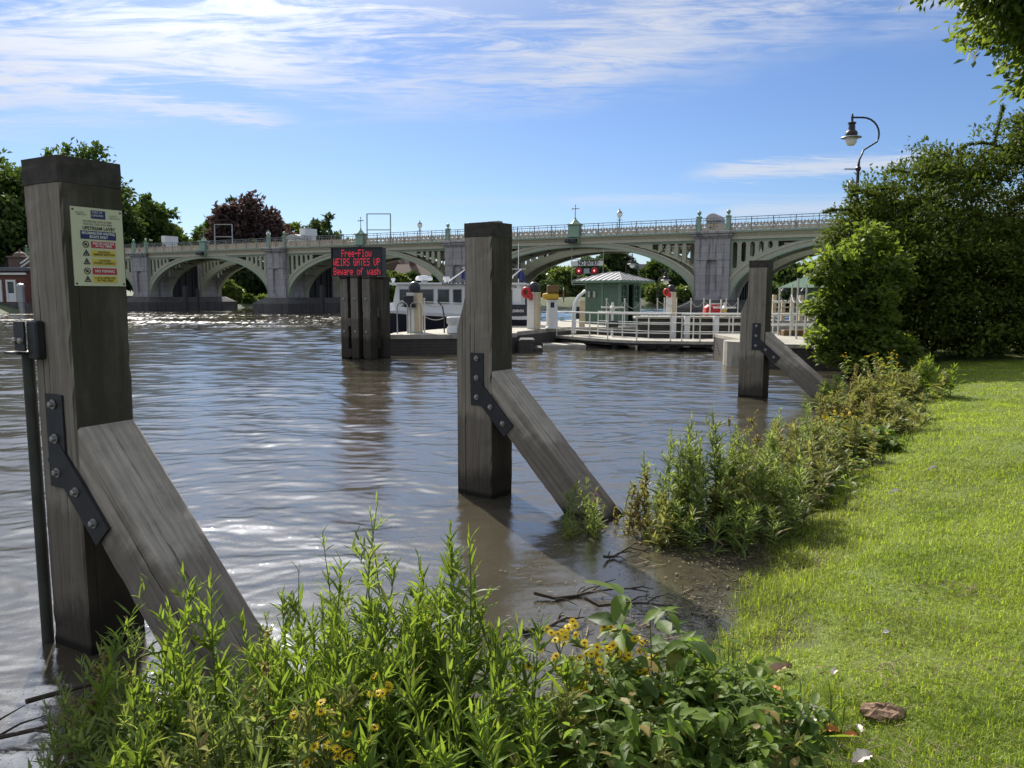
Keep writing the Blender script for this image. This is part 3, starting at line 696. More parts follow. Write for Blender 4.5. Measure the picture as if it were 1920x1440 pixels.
FONT = {'F': '11111 10000 10000 11110 10000 10000 10000', 'r': '00000 00000 10110 11001 10000 10000 10000', 'e': '00000 00000 01110 10001 11111 10000 01110', '-': '00000 00000 00000 11111 00000 00000 00000',
 'l': '01100 00100 00100 00100 00100 00100 01110', 'o': '00000 00000 01110 10001 10001 10001 01110', 'w': '00000 00000 10001 10001 10101 10101 01010', 'W': '10001 10001 10001 10101 10101 11011 10001', 'E': '11111 10000 10000 11110 10000 10000 11111',
 'I': '01110 00100 00100 00100 00100 00100 01110', 'R': '11110 10001 10001 11110 10100 10010 10001', 'S': '01111 10000 10000 01110 00001 00001 11110', 'G': '01110 10001 10000 10111 10001 10001 01111', 'A': '01110 10001 10001 11111 10001 10001 10001',
 'T': '11111 00100 00100 00100 00100 00100 00100', 'U': '10001 10001 10001 10001 10001 10001 01110', 'P': '11110 10001 10001 11110 10000 10000 10000', 'B': '11110 10001 10001 11110 10001 10001 11110', 'a': '00000 00000 01110 00001 01111 10001 01111',
 'f': '00110 01001 01000 11100 01000 01000 01000', 's': '00000 00000 01111 10000 01110 00001 11110', 'h': '10000 10000 10110 11001 10001 10001 10001', ' ': '00000 '*7}
ctr = atY(669, 491, 22.6)
LB = T('led_sign', 'black electronic board with three lines of glowing red letters above the piles', 'sign', (ctr[0], ctr[1], 2.46), R_(-14))
bw, bh = 1.60, .83; z0 = ctr[2]-2.46-bh/2
MB().span(-bw/2, bw/2, 0, .27, z0, z0+bh, .01).build('cabinet', 'black', LB)
fr = MB()
for a in ((-bw/2-.006, bw/2+.006, z0-.006, z0+.03), (-bw/2-.006, bw/2+.006, z0+bh-.03, z0+bh+.006), (-bw/2-.006, -bw/2+.03, z0+.031, z0+bh-.031), (bw/2-.03, bw/2+.006, z0+.031, z0+bh-.031)): fr.span(a[0], a[1], -.03, -.002, a[2], a[3])
fr.build('bezel', 'iron', LB)
for txt, zc in (('Free-Flow', .80), ('WEIRS GATES UP', .495), ('Beware of wash', .175)):
    d = MB(); pt = bw*.93/84; pz = bh*.255/7; n = len(txt)
    for i, chh in enumerate(txt):
        for rI, row in enumerate(FONT[chh].split()):
            for cI, bit in enumerate(row):
                if bit == '1':
                    x = (i*6+cI-(n*6-1)/2)*pt; z = z0+bh*zc+(3-rI)*pz; hw = .0046*1.05; d.span(x-hw, x+hw, -.006, -.001, z-pz*.46, z+pz*.46)
    d.build('lettering', 'led', LB)
for x in (-.45, .45):
    MB().span(x-.05, x+.05, .09, .19, -.035, z0-.001+.0).build('leg', 'steel', LB)

# ================================================================== BRIDGE
BA = -.5008; BRZ = BA
SP = [-21.2, 0, 21.18, 42.79, 64.91, 86.4]        # pier centres along the bridge
B0 = (-42.18, 88.45, 0)
bV = np.array([math.cos(BA), math.sin(BA)]); bN = np.array([-bV[1], bV[0]])
def bpt(x, y, z): return (B0[0]+bV[0]*x+bN[0]*y, B0[1]+bV[1]*x+bN[1]*y, z)
ZS, IA_B, EX = 1.5, 4.15, .40
def ell(u, a, b): return ZS+b*math.sqrt(max(0, 1-(u/a)**2))
def stadium(x, z0, z1, hw):
    z1 = max(z1, z0+2*hw+.01); p = []
    for a in np.linspace(0, math.pi, 7): p.append((x+hw*math.cos(a), z1-hw+hw*math.sin(a)))
    for a in np.linspace(math.pi, 2*math.pi, 7): p.append((x+hw*math.cos(a), z0+hw+hw*math.sin(a)))
    return p
def superstructure(t, full=True):
    for si in range(len(SP)-1):
        x0, x1 = SP[si]+1.27, SP[si+1]-1.27; xm = (x0+x1)/2; hl = (x1-x0)/2
        ai, bi, ae, be = hl*.985, IA_B, hl*1.075, IA_B+EX+.02
        us = np.sin(np.linspace(-1, 1, 49)*math.pi/2)*hl
        for ry in (0.0, 2.35):
            # rib: T-shaped, broad soffit plate and a web behind a face moulding
            def ring(y0, y1, lo, hi, name, mat):
                mb = MB(); V_ = []; F_ = []
                for u_ in us:
                    zi = ell(min(abs(u_), ai), ai, bi) if abs(u_) < ai else ZS
                    ze = ell(u_, ae, be); a_, c_ = zi+(ze-zi)*lo, zi+(ze-zi)*hi
                    V_ += [(xm+u_, y0, a_), (xm+u_, y1, a_), (xm+u_, y1, c_), (xm+u_, y0, c_)]
                for i in range(len(us)-1):
                    for k_ in range(4):
                        j = (k_+1) % 4; F_.append((i*4+k_, i*4+j, i*4+4+j, i*4+4+k_))
                F_ += [(3, 2, 1, 0), tuple(len(us)*4-4+q for q in range(4))]
                return mb.add(V_, F_).build(name, mat, t)
            ring(ry-.0, ry+.42, 0, 1, 'arch_rib', 'ribgreen')
            if full and ry == 0:
                ring(ry-.05, ry-.002, .80, 1.0, 'arch_moulding', 'cream'); ring(ry-.05, ry-.002, 0, .16, 'arch_moulding', 'green')
            # spandrels with upright slots, one plate each side of the crown
            for sgn in (-1, 1):
                ul = np.linspace(hl, 1.4, 26); zt = 5.86
                o_ = [(xm+sgn*hl, zt)]+[(xm+sgn*q, min(ell(q, ae, be)-.015, zt-.02)) for q in ul]+[(xm+sgn*1.4, zt)]
                holes = []
                for j in range(6):
                    u_ = hl-.30-.615*j; hw = .165; zb = ell(max(0, u_-hw), ae, be)+.17
                    if zt-.17-zb > .36: holes.append(stadium(xm+sgn*u_, zb, zt-.17, hw))
                ua = hl-.30-.615*5-.42
                while ell(ua, ae, be)+.17 > zt-.55 and ua < hl-.3: ua += .05
                ub = ua-2.3; up = [(ua, zt-.17)]+[(q, min(zt-.19, ell(q, ae, be)+.12)) for q in np.linspace(ua, ub, 8)]
                if ua < hl-.30-.615*4-.2 and zt-.17-ell(ua, ae, be)-.12 > .1: holes.append([(xm+sgn*q, z_) for q, z_ in up])
                MB().plate(o_, holes, ry+.08, ry+.22).build('spandrel', 'ribgreen', t)
                if full and ry == 0:
                    eg = MB(); eg.span(xm+sgn*(hl-.09), xm+sgn*(hl-.0), ry+.02, ry+.078, 2.9, zt-.02); eg.span(min(xm+sgn*1.4, xm+sgn*hl), max(xm+sgn*1.4, xm+sgn*hl), ry+.02, ry+.078, zt-.10, zt-.012); eg.build('edge_strip', 'green', t)
        # cross bracing between the ribs and the deck beams
        br_ = MB()
        for k_ in np.linspace(-.86, .86, 11):
            u_ = k_*hl; zi = ell(u_, ai, bi)+.1; br_.bar((xm+u_, .43, zi+.08), (xm+u_, 2.34, zi+.08), .10, .14); 
            if 5.7-zi > .7: br_.bar((xm+u_, .5, zi+.2), (xm+u_, 2.3, 5.75), .07, .07)
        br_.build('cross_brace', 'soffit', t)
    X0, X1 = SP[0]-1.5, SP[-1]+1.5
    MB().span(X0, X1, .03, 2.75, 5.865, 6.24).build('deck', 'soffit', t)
    for (y0, y1, sg) in ((-.12, .028, 1), (2.752, 2.90, -1)):
        MB().span(X0, X1, y0+(.05 if sg > 0 else 0), y1-(0 if sg > 0 else .05), 5.87, 6.10).build('fascia', 'cream', t)
        c = MB(); c.prism([(X0, 0), (X1, 0), (X1, 1), (X0, 1)], 0, 1); c = MB()
        if sg > 0: prof = [(-.09, 6.104), (-.14, 6.20), (-.20, 6.30), (-.30, 6.36), (-.30, 6.40), (.026, 6.40), (.026, 6.104)]
        else: prof = [(2.99, 6.104), (3.04, 6.20), (3.1, 6.30), (3.2, 6.36), (3.2, 6.40), (2.754, 6.40), (2.754, 6.104)]
        n = len(prof); c.add([(X0, a, b) for a, b in prof]+[(X1, a, b) for a, b in prof], [tuple(range(n)), tuple(range(2*n-1, n-1, -1))]+[(i, n+i, n+(i+1) % n, (i+1) % n) for i in range(n)])
        c.build('cornice', 'cream', t)
        MB().span(X0, X1, -.32 if sg > 0 else 2.76, .02 if sg > 0 else 3.22, 6.404, 6.50).build('gutter_ledge', 'green', t)
def quatre(x, z, r_):
    return [(x+r_*(.62+.38*math.cos(4*a))*math.cos(a), z+r_*(.62+.38*math.cos(4*a))*math.sin(a)) for a in np.linspace(0, 2*math.pi, 20, endpoint=False)]
def parapet(t, y, out=-1):
    """pierced panels with spikes, rail posts and rails between pedestals"""
    for si in range(len(SP)-1):
        xa, xb = SP[si], SP[si+1]; xm = (xa+xb)/2
        for p0, p1, closed in ((xa-.93, xa+.93, True), (xa+1.21, xm-.48, False), (xm+.48, xb-1.21, False)):
            n = max(2, int(round((p1-p0)/.46))); st = (p1-p0)/n; holes = []
            for i in range(n):
                c = p0+(i+.5)*st
                holes.append(quatre(c, 6.79, .17)); 
                if i: 
                    holes.append([(c-st/2-.05, 6.985), (c-st/2+.05, 6.985), (c-st/2, 6.90)]); holes.append([(c-st/2-.05, 6.60), (c-st/2+.05, 6.60), (c-st/2, 6.69)])
            o_ = [(p0, 6.54), (p1, 6.54)]; top = []
            m_ = n*2
            for i in range(m_):
                a = p1-(p1-p0)*i/m_; b = p1-(p1-p0)*(i+1)/m_; w = a-b
                top += [(a, 7.03), (a-w*.36, 7.03), (a-w*.42, 7.09), (a-w*.5, 7.17), (a-w*.58, 7.09), (a-w*.64, 7.03)]
            top.append((p0, 7.03))
            MB().plate(o_+top, holes, y+.10, y+.15).build('parapet_panel', 'lattice', t)
            if out < 0:
                rl = MB()
                for z in (7.44, 7.27): rl.tube([(p0, y-.02, z), (p1, y-.02, z)], .026, 6)
                rl.build('hand_rail', 'rail', t)
                nb = 2 if closed else 6
                for i in range(nb+1):
                    if closed and i in (0, nb): continue
                    x = p0+(p1-p0)*i/nb; x = min(max(x, p0+.05), p1-.05)
                    MB().bar((x, y-.02, 6.50), (x, y-.02, 7.46), .055, .055).build('rail_post', 'rail', t)
                sp2 = MB(); 
                for i in range(nb*2):
                    x = p0+(p1-p0)*(i+.5)/(nb*2); sp2.bar((x, y-.02, 7.0), (x, y-.02, 7.44), .022, .022)
                sp2.build('rail_rod', 'rail', t)
def pedestals(t, y, lamps=True):
    for si in range(len(SP)):
        for q in (-1.07, 1.07):
            x = SP[si]+q; p = MB().span(x-.14, x+.14, y-.06, y+.22, 6.504, 7.50, .01); p.span(x-.19, x+.19, y-.11, y+.27, 7.50, 7.60, .02); p.build('pedestal', 'green', t)
            MB().lathe((x, y+.08, 7.601), [(.06, 0), (.05, .06), (.10, .12), (.155, .22), (.155, .28), (.10, .37), (.03, .42)], 12).build('ball_finial', 'green', t, True)
    for si in range(len(SP)-1):
        x = (SP[si]+SP[si+1])/2
        p = MB().span(x-.44, x+.44, y-.22, y+.40, 5.90, 7.36, .02); p.span(x-.54, x+.54, y-.32, y+.50, 7.362, 7.50, .03); p.span(x-.53, x+.53, y-.33, y-.225, 6.42, 6.54, .02)
        p.lathe((x, y+.09, 7.502), [(.50, 0), (.36, .08), (.24, .22), (.10, .34), (.09, .46), (.03, .52)], 4)
        p.build('crown_pedestal', 'green', t)
        f = MB(); zc = 8.0; f.tube([(x, y+.09, zc), (x, y+.09, zc+.95)], [.035, .022], 6)
        f.bar((x-.28, y+.09, zc+.68), (x+.28, y+.09, zc+.68), .05, .05)
        for dx, dz in ((-.28, .68), (.28, .68), (0, .95)): f.lathe((x+dx, y+.09, zc+dz-.06), [(.02, 0), (.07, .06), (.02, .12)], 8)
        f.lathe((x, y+.09, zc+.6), [(.03, 0), (.09, .08), (.03, .16)], 8); f.build('cross_finial', 'rail', t)
BR = T('bridge', 'long pale green iron arch footbridge on granite piers crossing the river in front', 'bridge', B0, BRZ)
superstructure(BR); parapet(BR, -.16); parapet(BR, 2.85, 1); pedestals(BR, -.16)
for si in range(len(SP)-1):
    x = (SP[si]+SP[si+1])/2; p = MB().span(x-.62, x+.36, -.72, -.385, 5.98, 6.30, .02).build('navigation_light_box', 'black', BR)
    for q in (-.42, .12): MB().lathe((x+q, -.722, 6.14), [(.11, 0), (.10, -.03), (.05, -.05)], 10, 'Y').build('lens', 'glass', p)
for i, x in enumerate(SP[:-1]):
    hw = 1.275
    # pier front with a shallow round-headed niche, flank block behind
    niche = [(x-.42, 1.9), (x+.42, 1.9), (x+.42, 4.1)]+[(x+.42*math.cos(a), 4.1+.42*math.sin(a)) for a in np.linspace(0, math.pi, 11)][1:-1]+[(x-.42, 4.1)]
    MB().plate([(x-hw, ZS), (x+hw, ZS), (x+hw, 6.0), (x-hw, 6.0)], [niche], -.30, -.10).build('pier_face', 'stone', BR)
    p = MB(); p.span(x-hw, x+hw, -.099, 3.0, ZS, 5.86); p.span(x-hw, x+hw, 6.6, 10.0, ZS, 5.86); p.span(x-hw-.03, x+hw+.03, -.345, -.303, 4.42, 4.56)
    p.span(x-hw-.05, x+hw+.05, -.36, -.301, 1.502, 1.78); p.build('pier', 'stone', BR)
    c = MB(); c.span(x-hw-.08, x+hw+.08, -.42, -.125, 6.002, 6.12, .01); c.span(x-hw-.22, x+hw+.22, -.54, -.31, 6.122, 6.30, .03); c.span(x-hw-.34, x+hw+.34, -.64, -.325, 6.302, 6.50, .03); c.build('pier_cornice', 'stone', BR)
    g = MB(); g.span(x-hw+.1, x+hw-.1, 3.002, 6.598, ZS, 6.6); 
    for q in (3.2, 4.1, 5.0, 5.9, 6.4): g.span(x-hw-.02, x+hw+.02, q-.10, q+.10, ZS-.02, 6.62)
    g.build('gate_frame', 'blackgate', BR)
    f = MB(); hwf = 2.45
    pl = [(x-hwf, -1.2), (x-hwf*.5, -2.3), (x+hwf*.5, -2.3), (x+hwf, -1.2), (x+hwf, 11.2), (x+hwf*.5, 12.3), (x-hwf*.5, 12.3), (x-hwf, 11.2)]
    n = len(pl); sh = [(x+(a-x)*.62, 4.9+(b-4.9)*.84) for a, b in pl]
    f.add([(a, b, -2.5) for a, b in pl]+[(a, b, .92) for a, b in pl]+[(a, b, ZS-.002) for a, b in sh], [tuple(range(3*n-1, 2*n-1, -1))[::-1]]+[(k_+l*n, (k_+1) % n+l*n, (k_+1) % n+n+l*n, k_+n+l*n) for l in (0, 1) for k_ in range(n)])
    f.build('footing', 'footing', BR)
MB().span(SP[0]-14, SP[0]-1.3, -.5, 10.2, -2, 6.45).build('abutment', 'footing', BR)
# downstream twin of the footbridge
FB = T('bridge', 'second iron arch footbridge just behind the first seen through its arches', 'bridge', bpt(0, 6.95, 0), BRZ)
superstructure(FB, False); parapet(FB, 2.85, 1); parapet(FB, -.16, 1)
# piles standing in the water before the arches
def pile_thing(px, y, Y, r_, top, label, grp=None):
    p = atY(px, y, Y); o = MB().lathe((0, 0, 0), [(r_, -2), (r_, top-.2), (r_*.8, top)], 12).build('fender_pile', 'blackgate', None, True); o.location = (p[0], p[1], 0)
    tag(o, label, 'pile', grp)
pile_thing(349, 580, 82, .27, 2.7, 'thick black pile in the water before the left arch')
pile_thing(372, 578, 84, .17, 2.4, 'thin black pile right of the thick one under the left arch')
pile_thing(605, 582, 74, .24, 2.7, 'black pile in the water left of the timber dolphin')

# ================================================================== LOCK ISLAND
QZ = .62
def px_at(x, y, z=QZ): p = atz(x, y, z); return (p[0], p[1])
quay_poly = [(-3.9, 24.3), (-.4, 24.9), (.15, 25.6), (.2, 26.6), (1.5, 29.2), (2.2, 30.2), (9.2, 30.6), (14.5, 44), (7.5, 47), (-1.8, 30.2), (-3.9, 25.6)]
QY = T('quay', 'stone lock pier with brick front standing in the water right of the timber dolphin', 'quay', (0, 0, 0))
QY['kind'] = 'structure'
MB().prism(quay_poly, -2, QZ-.14).build('wall', 'quaybrick', QY)
c_ = np.mean(quay_poly, 0); MB().prism([(a+(a-c_[0])*.004, b-.04 if b < 28 else b+.02) for a, b in quay_poly], QZ-.138, QZ).build('coping', 'concrete', QY)
m = MB(); m.span(.22, .75, 25.2, 26.4, -1, .42, .03); m.span(.76, 1.0, 25.1, 26.2, -1, .16, .02); m.build('step', 'quaybrick', QY)
tag(MB().span(1.1, 2.6, 27.0, 28.2, -.6, .13, .01).build('landing_stage', 'decking'), 'low wooden landing slab at the foot of the lock pier steps', 'landing')
m = MB(); m.span(-.95, -.45, 24.62, 24.75, .0, .34, .01); m.build('ladder_recess', 'concrete', QY)

def fender_pillar(x, y, label, side='yellow', ring=False, h=1.32, w=.42, box=False):
    t = T('fender_pillar', label, 'pillar', (x, y, QZ), R_(-16), 'white pillars with black domes on the lock pier')
    MB().span(-w/2, w*.16, -w/2, w/2, 0, h, .012).build('shaft', 'white', t)
    MB().span(w*.162, w/2, -w/2+.006, w/2-.006, 0, h-.006, .012).build('shaft_timber', 'beige', t)
    MB().lathe((0, 0, h+.002), [(.20, 0), (.20, .16), (.185, .24), (.14, .32), (.07, .365), (.01, .375)], 16).build('dome', 'black', t, True)
    if ring:
        m = MB(); R1 = .15; cpt = [(-.22+R1*.82*math.cos(a), -w/2-.07, h-.02+R1*math.sin(a)) for a in np.linspace(0, 2*math.pi, 21)]
        m.tube(cpt, .065, 8, False); m.build('lifebuoy_holder', 'red', t, True)
        MB().lathe((-.22, -w/2-.04, h-.02), [(.11, 0), (.11, .03)], 16, 'Y').build('holder_plate', 'brownbox', t); MB().span(-.12, .02, -w/2-.12, -w/2-.002, h-.30, h-.05, .03).build('line_bag', 'red', t)
    if box:
        MB().span(-w/2-.03, .06, -w/2-.16, -w/2-.002, h-.48, h-.10, .01).build('lamp_box', 'black', t)
        m = MB(); m.tube([(-w/2-.02, -w/2-.1, h-.40), (-w/2-.12, -w/2-.1, h-.45)], .02, 6); m.lathe((w*.25, -w/2-.03, h-.42), [(.05, 0), (.07, -.05), (.02, -.10)], 8, 'Y'); m.build('bracket', 'black', t)
    return t
p = atY(778, 600, 25.9); fender_pillar(p[0], 25.9, 'white pillar with black dome and black lamp box beside the launch bow', box=True)
p = atY(1001, 600, 28.6); fender_pillar(p[0], 28.6, 'white pillar with red lifebuoy holder left of the yellow capped pedestal', ring=True, h=1.36)
p = atY(1258, 570, 41.0); fender_pillar(p[0], 41.0, 'far white pillar with red lifebuoy holder right of the green hut', ring=True, h=1.42, w=.5)
def hoop(x, y, label, h=1.02, w=.34):
    m = MB(); pts = [(-w/2, 0, 0), (-w/2, 0, h-w/2)]+[(-w/2*math.cos(a), 0, h-w/2+w/2*math.sin(a)) for a in np.linspace(0.3, math.pi-.3, 7)]+[(w/2, 0, h-w/2), (w/2, 0, 0)]
    m.tube(pts, .022, 6); o = m.build('ladder_hoop', 'steel', None, True); o.location = (x, y, QZ); tag(o, label, 'handrail', 'ladder hoops at the pier edge')
p = atY(755, 620, 25.0); hoop(p[0], 25.0, 'bare steel ladder hoop nearest the dolphin, left of the white pillar')
p = atY(780, 620, 24.85); hoop(p[0], 24.85, 'steel ladder hoop standing in front of the boxed white pillar')
def chain_between(a, b, sag, label, r_=.016, mat='rope', name='chain', grp='slack ropes between the guard posts'):
    a, b = Vector(a), Vector(b); pts = [a.lerp(b, t_)-Vector((0, 0, sag*4*t_*(1-t_))) for t_ in np.linspace(0, 1, 9)]
    o = MB().tube([q-a for q in pts], r_, 5).build(name, mat, None, True); o.location = a; tag(o, label, 'chain', grp); return o
def guard_post(x, y, label, z=QZ, h=1.1, mat='white', r_=.025):
    o = MB().lathe((0, 0, 0), [(.05, 0), (.05, .02), (r_, .03), (r_, h-.05), (r_*1.5, h-.03), (r_*1.4, h)], 8).build('guard_post', mat, None, True); o.location = (x, y, z)
    tag(o, label, 'post', 'thin guard posts with slack ropes on the lock'); return Vector((x, y, z))
p = atY(796, 620, 25.3); a = guard_post(p[0], 25.3, 'white guard post just right of the boxed white pillar', h=1.15)
p = atY(833, 618, 25.5); b_ = Vector((p[0], 25.5, QZ))
o = MB().tube([(0, 0, 0), (0, 0, .55), (-.05, 0, .85), (-.22, 0, 1.08)], .025, 6).build('bent_post', 'black', None, True); o.location = b_; tag(o, 'bent black post beside the white bin on the lock pier', 'post')
p = atY(858, 612, 25.2)
cpt = Vector((p[0], 25.2, QZ))
for z, l in ((.55, 'lower slack rope from the white post to the middle mooring post'), (.98, 'upper slack rope reaching the bent black post')):
    chain_between(a+Vector((0, 0, z)), b_+Vector((0, 0, z-.05)), .09, l)
chain_between(b_+Vector((0, 0, .6)), cpt+Vector((.2, 0, .62)), .1, 'short slack rope right of the bent black post')
o = MB().lathe((0, 0, 0), [(.20, 0), (.24, .03), (.24, .18), (.18, .28), (.24, .36), (.25, .52), (.22, .55)], 14).build('white_drum', 'whiteboat', None, True); o.location = (cpt.x-.1, 25.0, QZ); tag(o, 'white waisted plastic drum beside the middle mooring post', 'drum')
# pedestal with yellow head
p = atY(1035, 608, 29.0)
t = T('capstan', 'white pedestal with a yellow head and rusty gearbox on top', 'capstan', (p[0], 29.0, QZ))
MB().lathe((0, 0, 0), [(.27, 0), (.27, .05), (.22, .07), (.20, 1.0), (.23, 1.02), (.23, 1.06)], 16).build('pedestal', 'whiteboat', t, True)
MB().span(-.07, .07, -.215, -.17, .78, .98, .02).build('opening', 'black', t)
MB().lathe((-.08, 0, 1.20), [(.06, -.28), (.10, -.27), (.13, -.1), (.15, .1), (.13, .3), (.05, .32)], 12, 'X').build('head', 'yellow', t, True)
MB().span(-.20, .24, -.16, .16, 1.335, 1.62, .03).build('gearbox', 'brownbox', t)
w_ = MB(); w_.tube([(.42+.0, .24*math.cos(q), 1.25+.26*math.sin(q)) for q in np.linspace(0, 2*math.pi, 17)], .02, 6, False); w_.bar((.24, 0, 1.25), (.43, 0, 1.25), .03, .03); w_.bar((.42, -.22, 1.25), (.42, .22, 1.25), .02, .02); w_.build('handwheel', 'brownbox', t)
# curved davit
p = atY(1076, 612, 29.4); t = T('davit', 'white curved davit arm bending over beside a yellow stiffened mast', 'davit', (p[0], 29.4, QZ), R_(10))
MB().tube([(0, 0, -.2), (.0, 0, .6), (.05, 0, .95), (.18, 0, 1.2), (.45, 0, 1.42)], [.09, .085, .075, .065, .05], 10).build('arm', 'whiteboat', t, True)
MB().span(.20, .42, -.05, .05, -.0, 1.05, .01).build('mast', 'beige', t)
MB().span(.02, .19, -.06, .06, .35, .8, .01).build('winch_box', 'iron', t)
MB().span(-.05, .5, -.15, .15, -.001, .04, .005).build('base_plate', 'whiteboat', t)

# hut
HW, HD, HH = 1.55, 1.75, 1.80
p = atY(1160, 600, 32.5); t = T('lock_hut', 'small green weatherboarded lock hut with hipped lead roof', 'hut', (p[0], 32.5, QZ), R_(-44))
HUT = t
# local: nearest corner at the origin, long boarded face along -x (to the left), door face along +y (to the right)
def boards(mb, x0, x1, y0, y1, z0, z1, axis):
    z = z0
    while z < z1-.01:
        zt = min(z+.135, z1)
        if axis == 'x': mb.add([(x0, y0-.018, z), (x1, y0-.018, z), (x1, y0, zt-.004), (x0, y0, zt-.004), (x0, y1, z), (x1, y1, z), (x1, y1, zt-.004), (x0, y1, zt-.004)], [(0, 1, 2, 3), (0, 4, 5, 1), (3, 2, 6, 7), (0, 3, 7, 4), (1, 5, 6, 2)])
        z = zt
a = MB(); boards(a, -HD, 0, 0, .05, 0.1, HH, 'x'); a.span(-HD, 0, .051, .10, 0, HH); a.build('boarded_wall', 'hutgreen', t)
MB().span(-.02, .06, -.035, .06, 0, HH, .008).build('corner_board', 'huttrim', t); MB().span(-HD-.05, -HD+.03, -.035, .06, 0, HH, .008).build('corner_board', 'huttrim', t); MB().span(-HD*.52, -HD*.47, -.03, -.0185, 0.1, HH-.02).build('corner_board', 'huttrim', t)
MB().span(-HD, 0.06, -.03, -.0, 0, .10).build('sill_board', 'huttrim', t)
dy = HW
MB().plate([(.061, 0), (dy, 0), (dy, HH), (.061, HH)], [[(.14, .95), (.52, .95), (.52, 1.60), (.33, 1.69), (.14, 1.60)], [(.62, .02), (.98, .02), (.98, 1.70), (.62, 1.70)], [(1.06, .95), (1.42, .95), (1.42, 1.60), (1.24, 1.69), (1.06, 1.60)]], -.04, .02).build('door_wall', 'hutgreen', t).rotation_euler = (0, 0, R_(90))
for y0 in (.14, 1.06):
    f = MB()
    for q in (.0, .18, .36): f.span(-.03, .0, y0+q-.014, y0+q+.014, .95, 1.66)
    for z in (.965, 1.2, 1.43): f.span(-.029, -.001, y0, y0+.36, z-.014, z+.014)
    f.build('window_frame', 'huttrim', t); MB().span(-.05, -.035, y0, y0+.38, .95, 1.70).build('pane', 'glass', t)
MB().span(-.24, -.20, .60, 1.0, .02, 1.72).build('door_opening', 'black', t); MB().span(.0+.001, .06, .98, 1.03, .02, 1.69).build('door', 'hutgreen', t)
b = MB(); b.span(-HD, -HD+.05, .1, HW, 0, HH); b.span(-HD, -.05, HW-.05, HW, 0, HH); b.build('back_wall', 'hutgreen', t)
b = MB(); ov = .42; e = [(-HD-ov, -ov), (ov, -ov), (ov, HW+ov), (-HD-ov, HW+ov)]; cxm, cym = -HD/2, HW/2; zr = HH+.43
v_ = [(x, y, HH-.02) for x, y in e]+[(x, y, HH+.06) for x, y in e]+[(cxm-.28, cym, zr), (cxm+.28, cym, zr)]
b.add(v_, [(3, 2, 1, 0), (0, 1, 5, 4), (1, 2, 6, 5), (2, 3, 7, 6), (3, 0, 4, 7), (4, 5, 9, 8), (6, 7, 8, 9), (5, 6, 9), (7, 4, 8)]); b.build('roof', 'leadroof', t)
sm = MB()
for i in range(1, 9):
    x = -HD-ov+(HD+2*ov)*i/9; q = min(max(x, cxm-.28), cxm+.28)
    fr_ = min(1, 1-abs(x-q)/(HD/2+ov-.28)) if x != q else 1
    ex = (x, cym+(-ov-cym)*1.0, HH+.075); tp = (x, -ov+(cym+ov)*fr_, HH+.075+(zr-HH-.06)*fr_); sm.bar(ex, tp, .03, .03)
for i in range(1, 8):
    y = -ov+(HW+2*ov)*i/8; fr_ = 1-abs(y-cym)/(HW/2+ov); sm.bar((ov, y, HH+.075), (ov-(ov-cxm-.28)*fr_, y, HH+.075+(zr-HH-.06)*fr_), .03, .03)
for ed in ((5, 9), (4, 8), (6, 9), (7, 8)): sm.bar(v_[ed[0]], v_[ed[1]], .05, .05)
sm.bar(v_[8], v_[9], .06, .06); sm.build('roof_seam', 'leadroof', t)
MB().span(-HD-ov-.03, ov+.03, -ov-.04, -ov-.002, HH-.03, HH+.07).build('gutter', 'huttrim', t); MB().span(ov+.002, ov+.04, -ov-.04, HW+ov, HH-.03, HH+.07).build('gutter', 'huttrim', t)
for x in (-1.55, -1.25): MB().span(x-.06, x+.06, -.10, -.02, 1.15, 1.42, .01).build('meter_box', 'leadroof', t)
# lamps about the hut
def gooseneck(loc, h, reach, rad, label, name='street_lamp', rz=0, post_r=.035, scale=1.0, base=True, low=0.0):
    t = T(name, label, 'street lamp', loc, rz, 'gooseneck lamps about the lock')
    pts = [(0, 0, low), (0, 0, h-rad*2.9), (.02, 0, h-rad*2.5), (.14*rad*2, 0, h-rad*1.9)]
    for a_ in np.linspace(-25, 90, 9): pts.append((rad*.1+rad*1.05*math.cos(R_(a_)), 0, h-rad+rad*math.sin(R_(a_))))
    pts.append((-reach, 0, h))
    rs = [post_r*1.6]+[post_r]+[post_r*.6]*(len(pts)-2)
    MB().tube(pts, rs, 10).build('post', 'black', t, True)
    s = scale; x = -reach
    MB().lathe((x, 0, h), [(.02*s, .12*s), (.035*s, .05*s), (.045*s, 0), (.035*s, -.10*s), (.05*s, -.14*s), (.13*s, -.16*s), (.13*s, -.20*s), (.10*s, -.22*s), (.11*s, -.40*s), (.15*s, -.43*s), (.19*s, -.48*s), (.19*s, -.56*s), (.12*s, -.57*s)], 16).build('lamp_housing', 'black', t, True)
    MB().lathe((x, 0, h-.571*s), [(.12*s, 0), (.32*s, -.06*s), (.33*s, -.075*s), (.18*s, -.05*s)], 20).build('lamp_shade', 'steel', t, True)
    MB().lathe((x, 0, h-.62*s), [(.17*s, 0), (.185*s, -.10*s), (.165*s, -.20*s), (.11*s, -.27*s), (.02*s, -.29*s)], 16).build('globe', 'globe', t, True)
    return t
g = gooseneck((10.52, 24.0, .5), 7.22-.5, .26, .50, 'tall gooseneck lamp with white globe rising behind the hedge', post_r=.045, scale=.92)
m = MB(); hb = 5.70-.5; m.bar((-.42, 0, hb), (.05, 0, hb), .03, .03); m.lathe((0, 0, hb-.06), [(.05, 0), (.08, .04), (.08, .10), (.05, .14)], 10); m.build('ladder_bar', 'black', g)
p = atY(1187, 530, 33.2); z_ = p[2]
g = gooseneck((p[0]-.3, 33.3, 2.55), 1.02, -.26, .16, 'small hanging black lamp above the green hut roof', post_r=.018, scale=.6, rz=0)
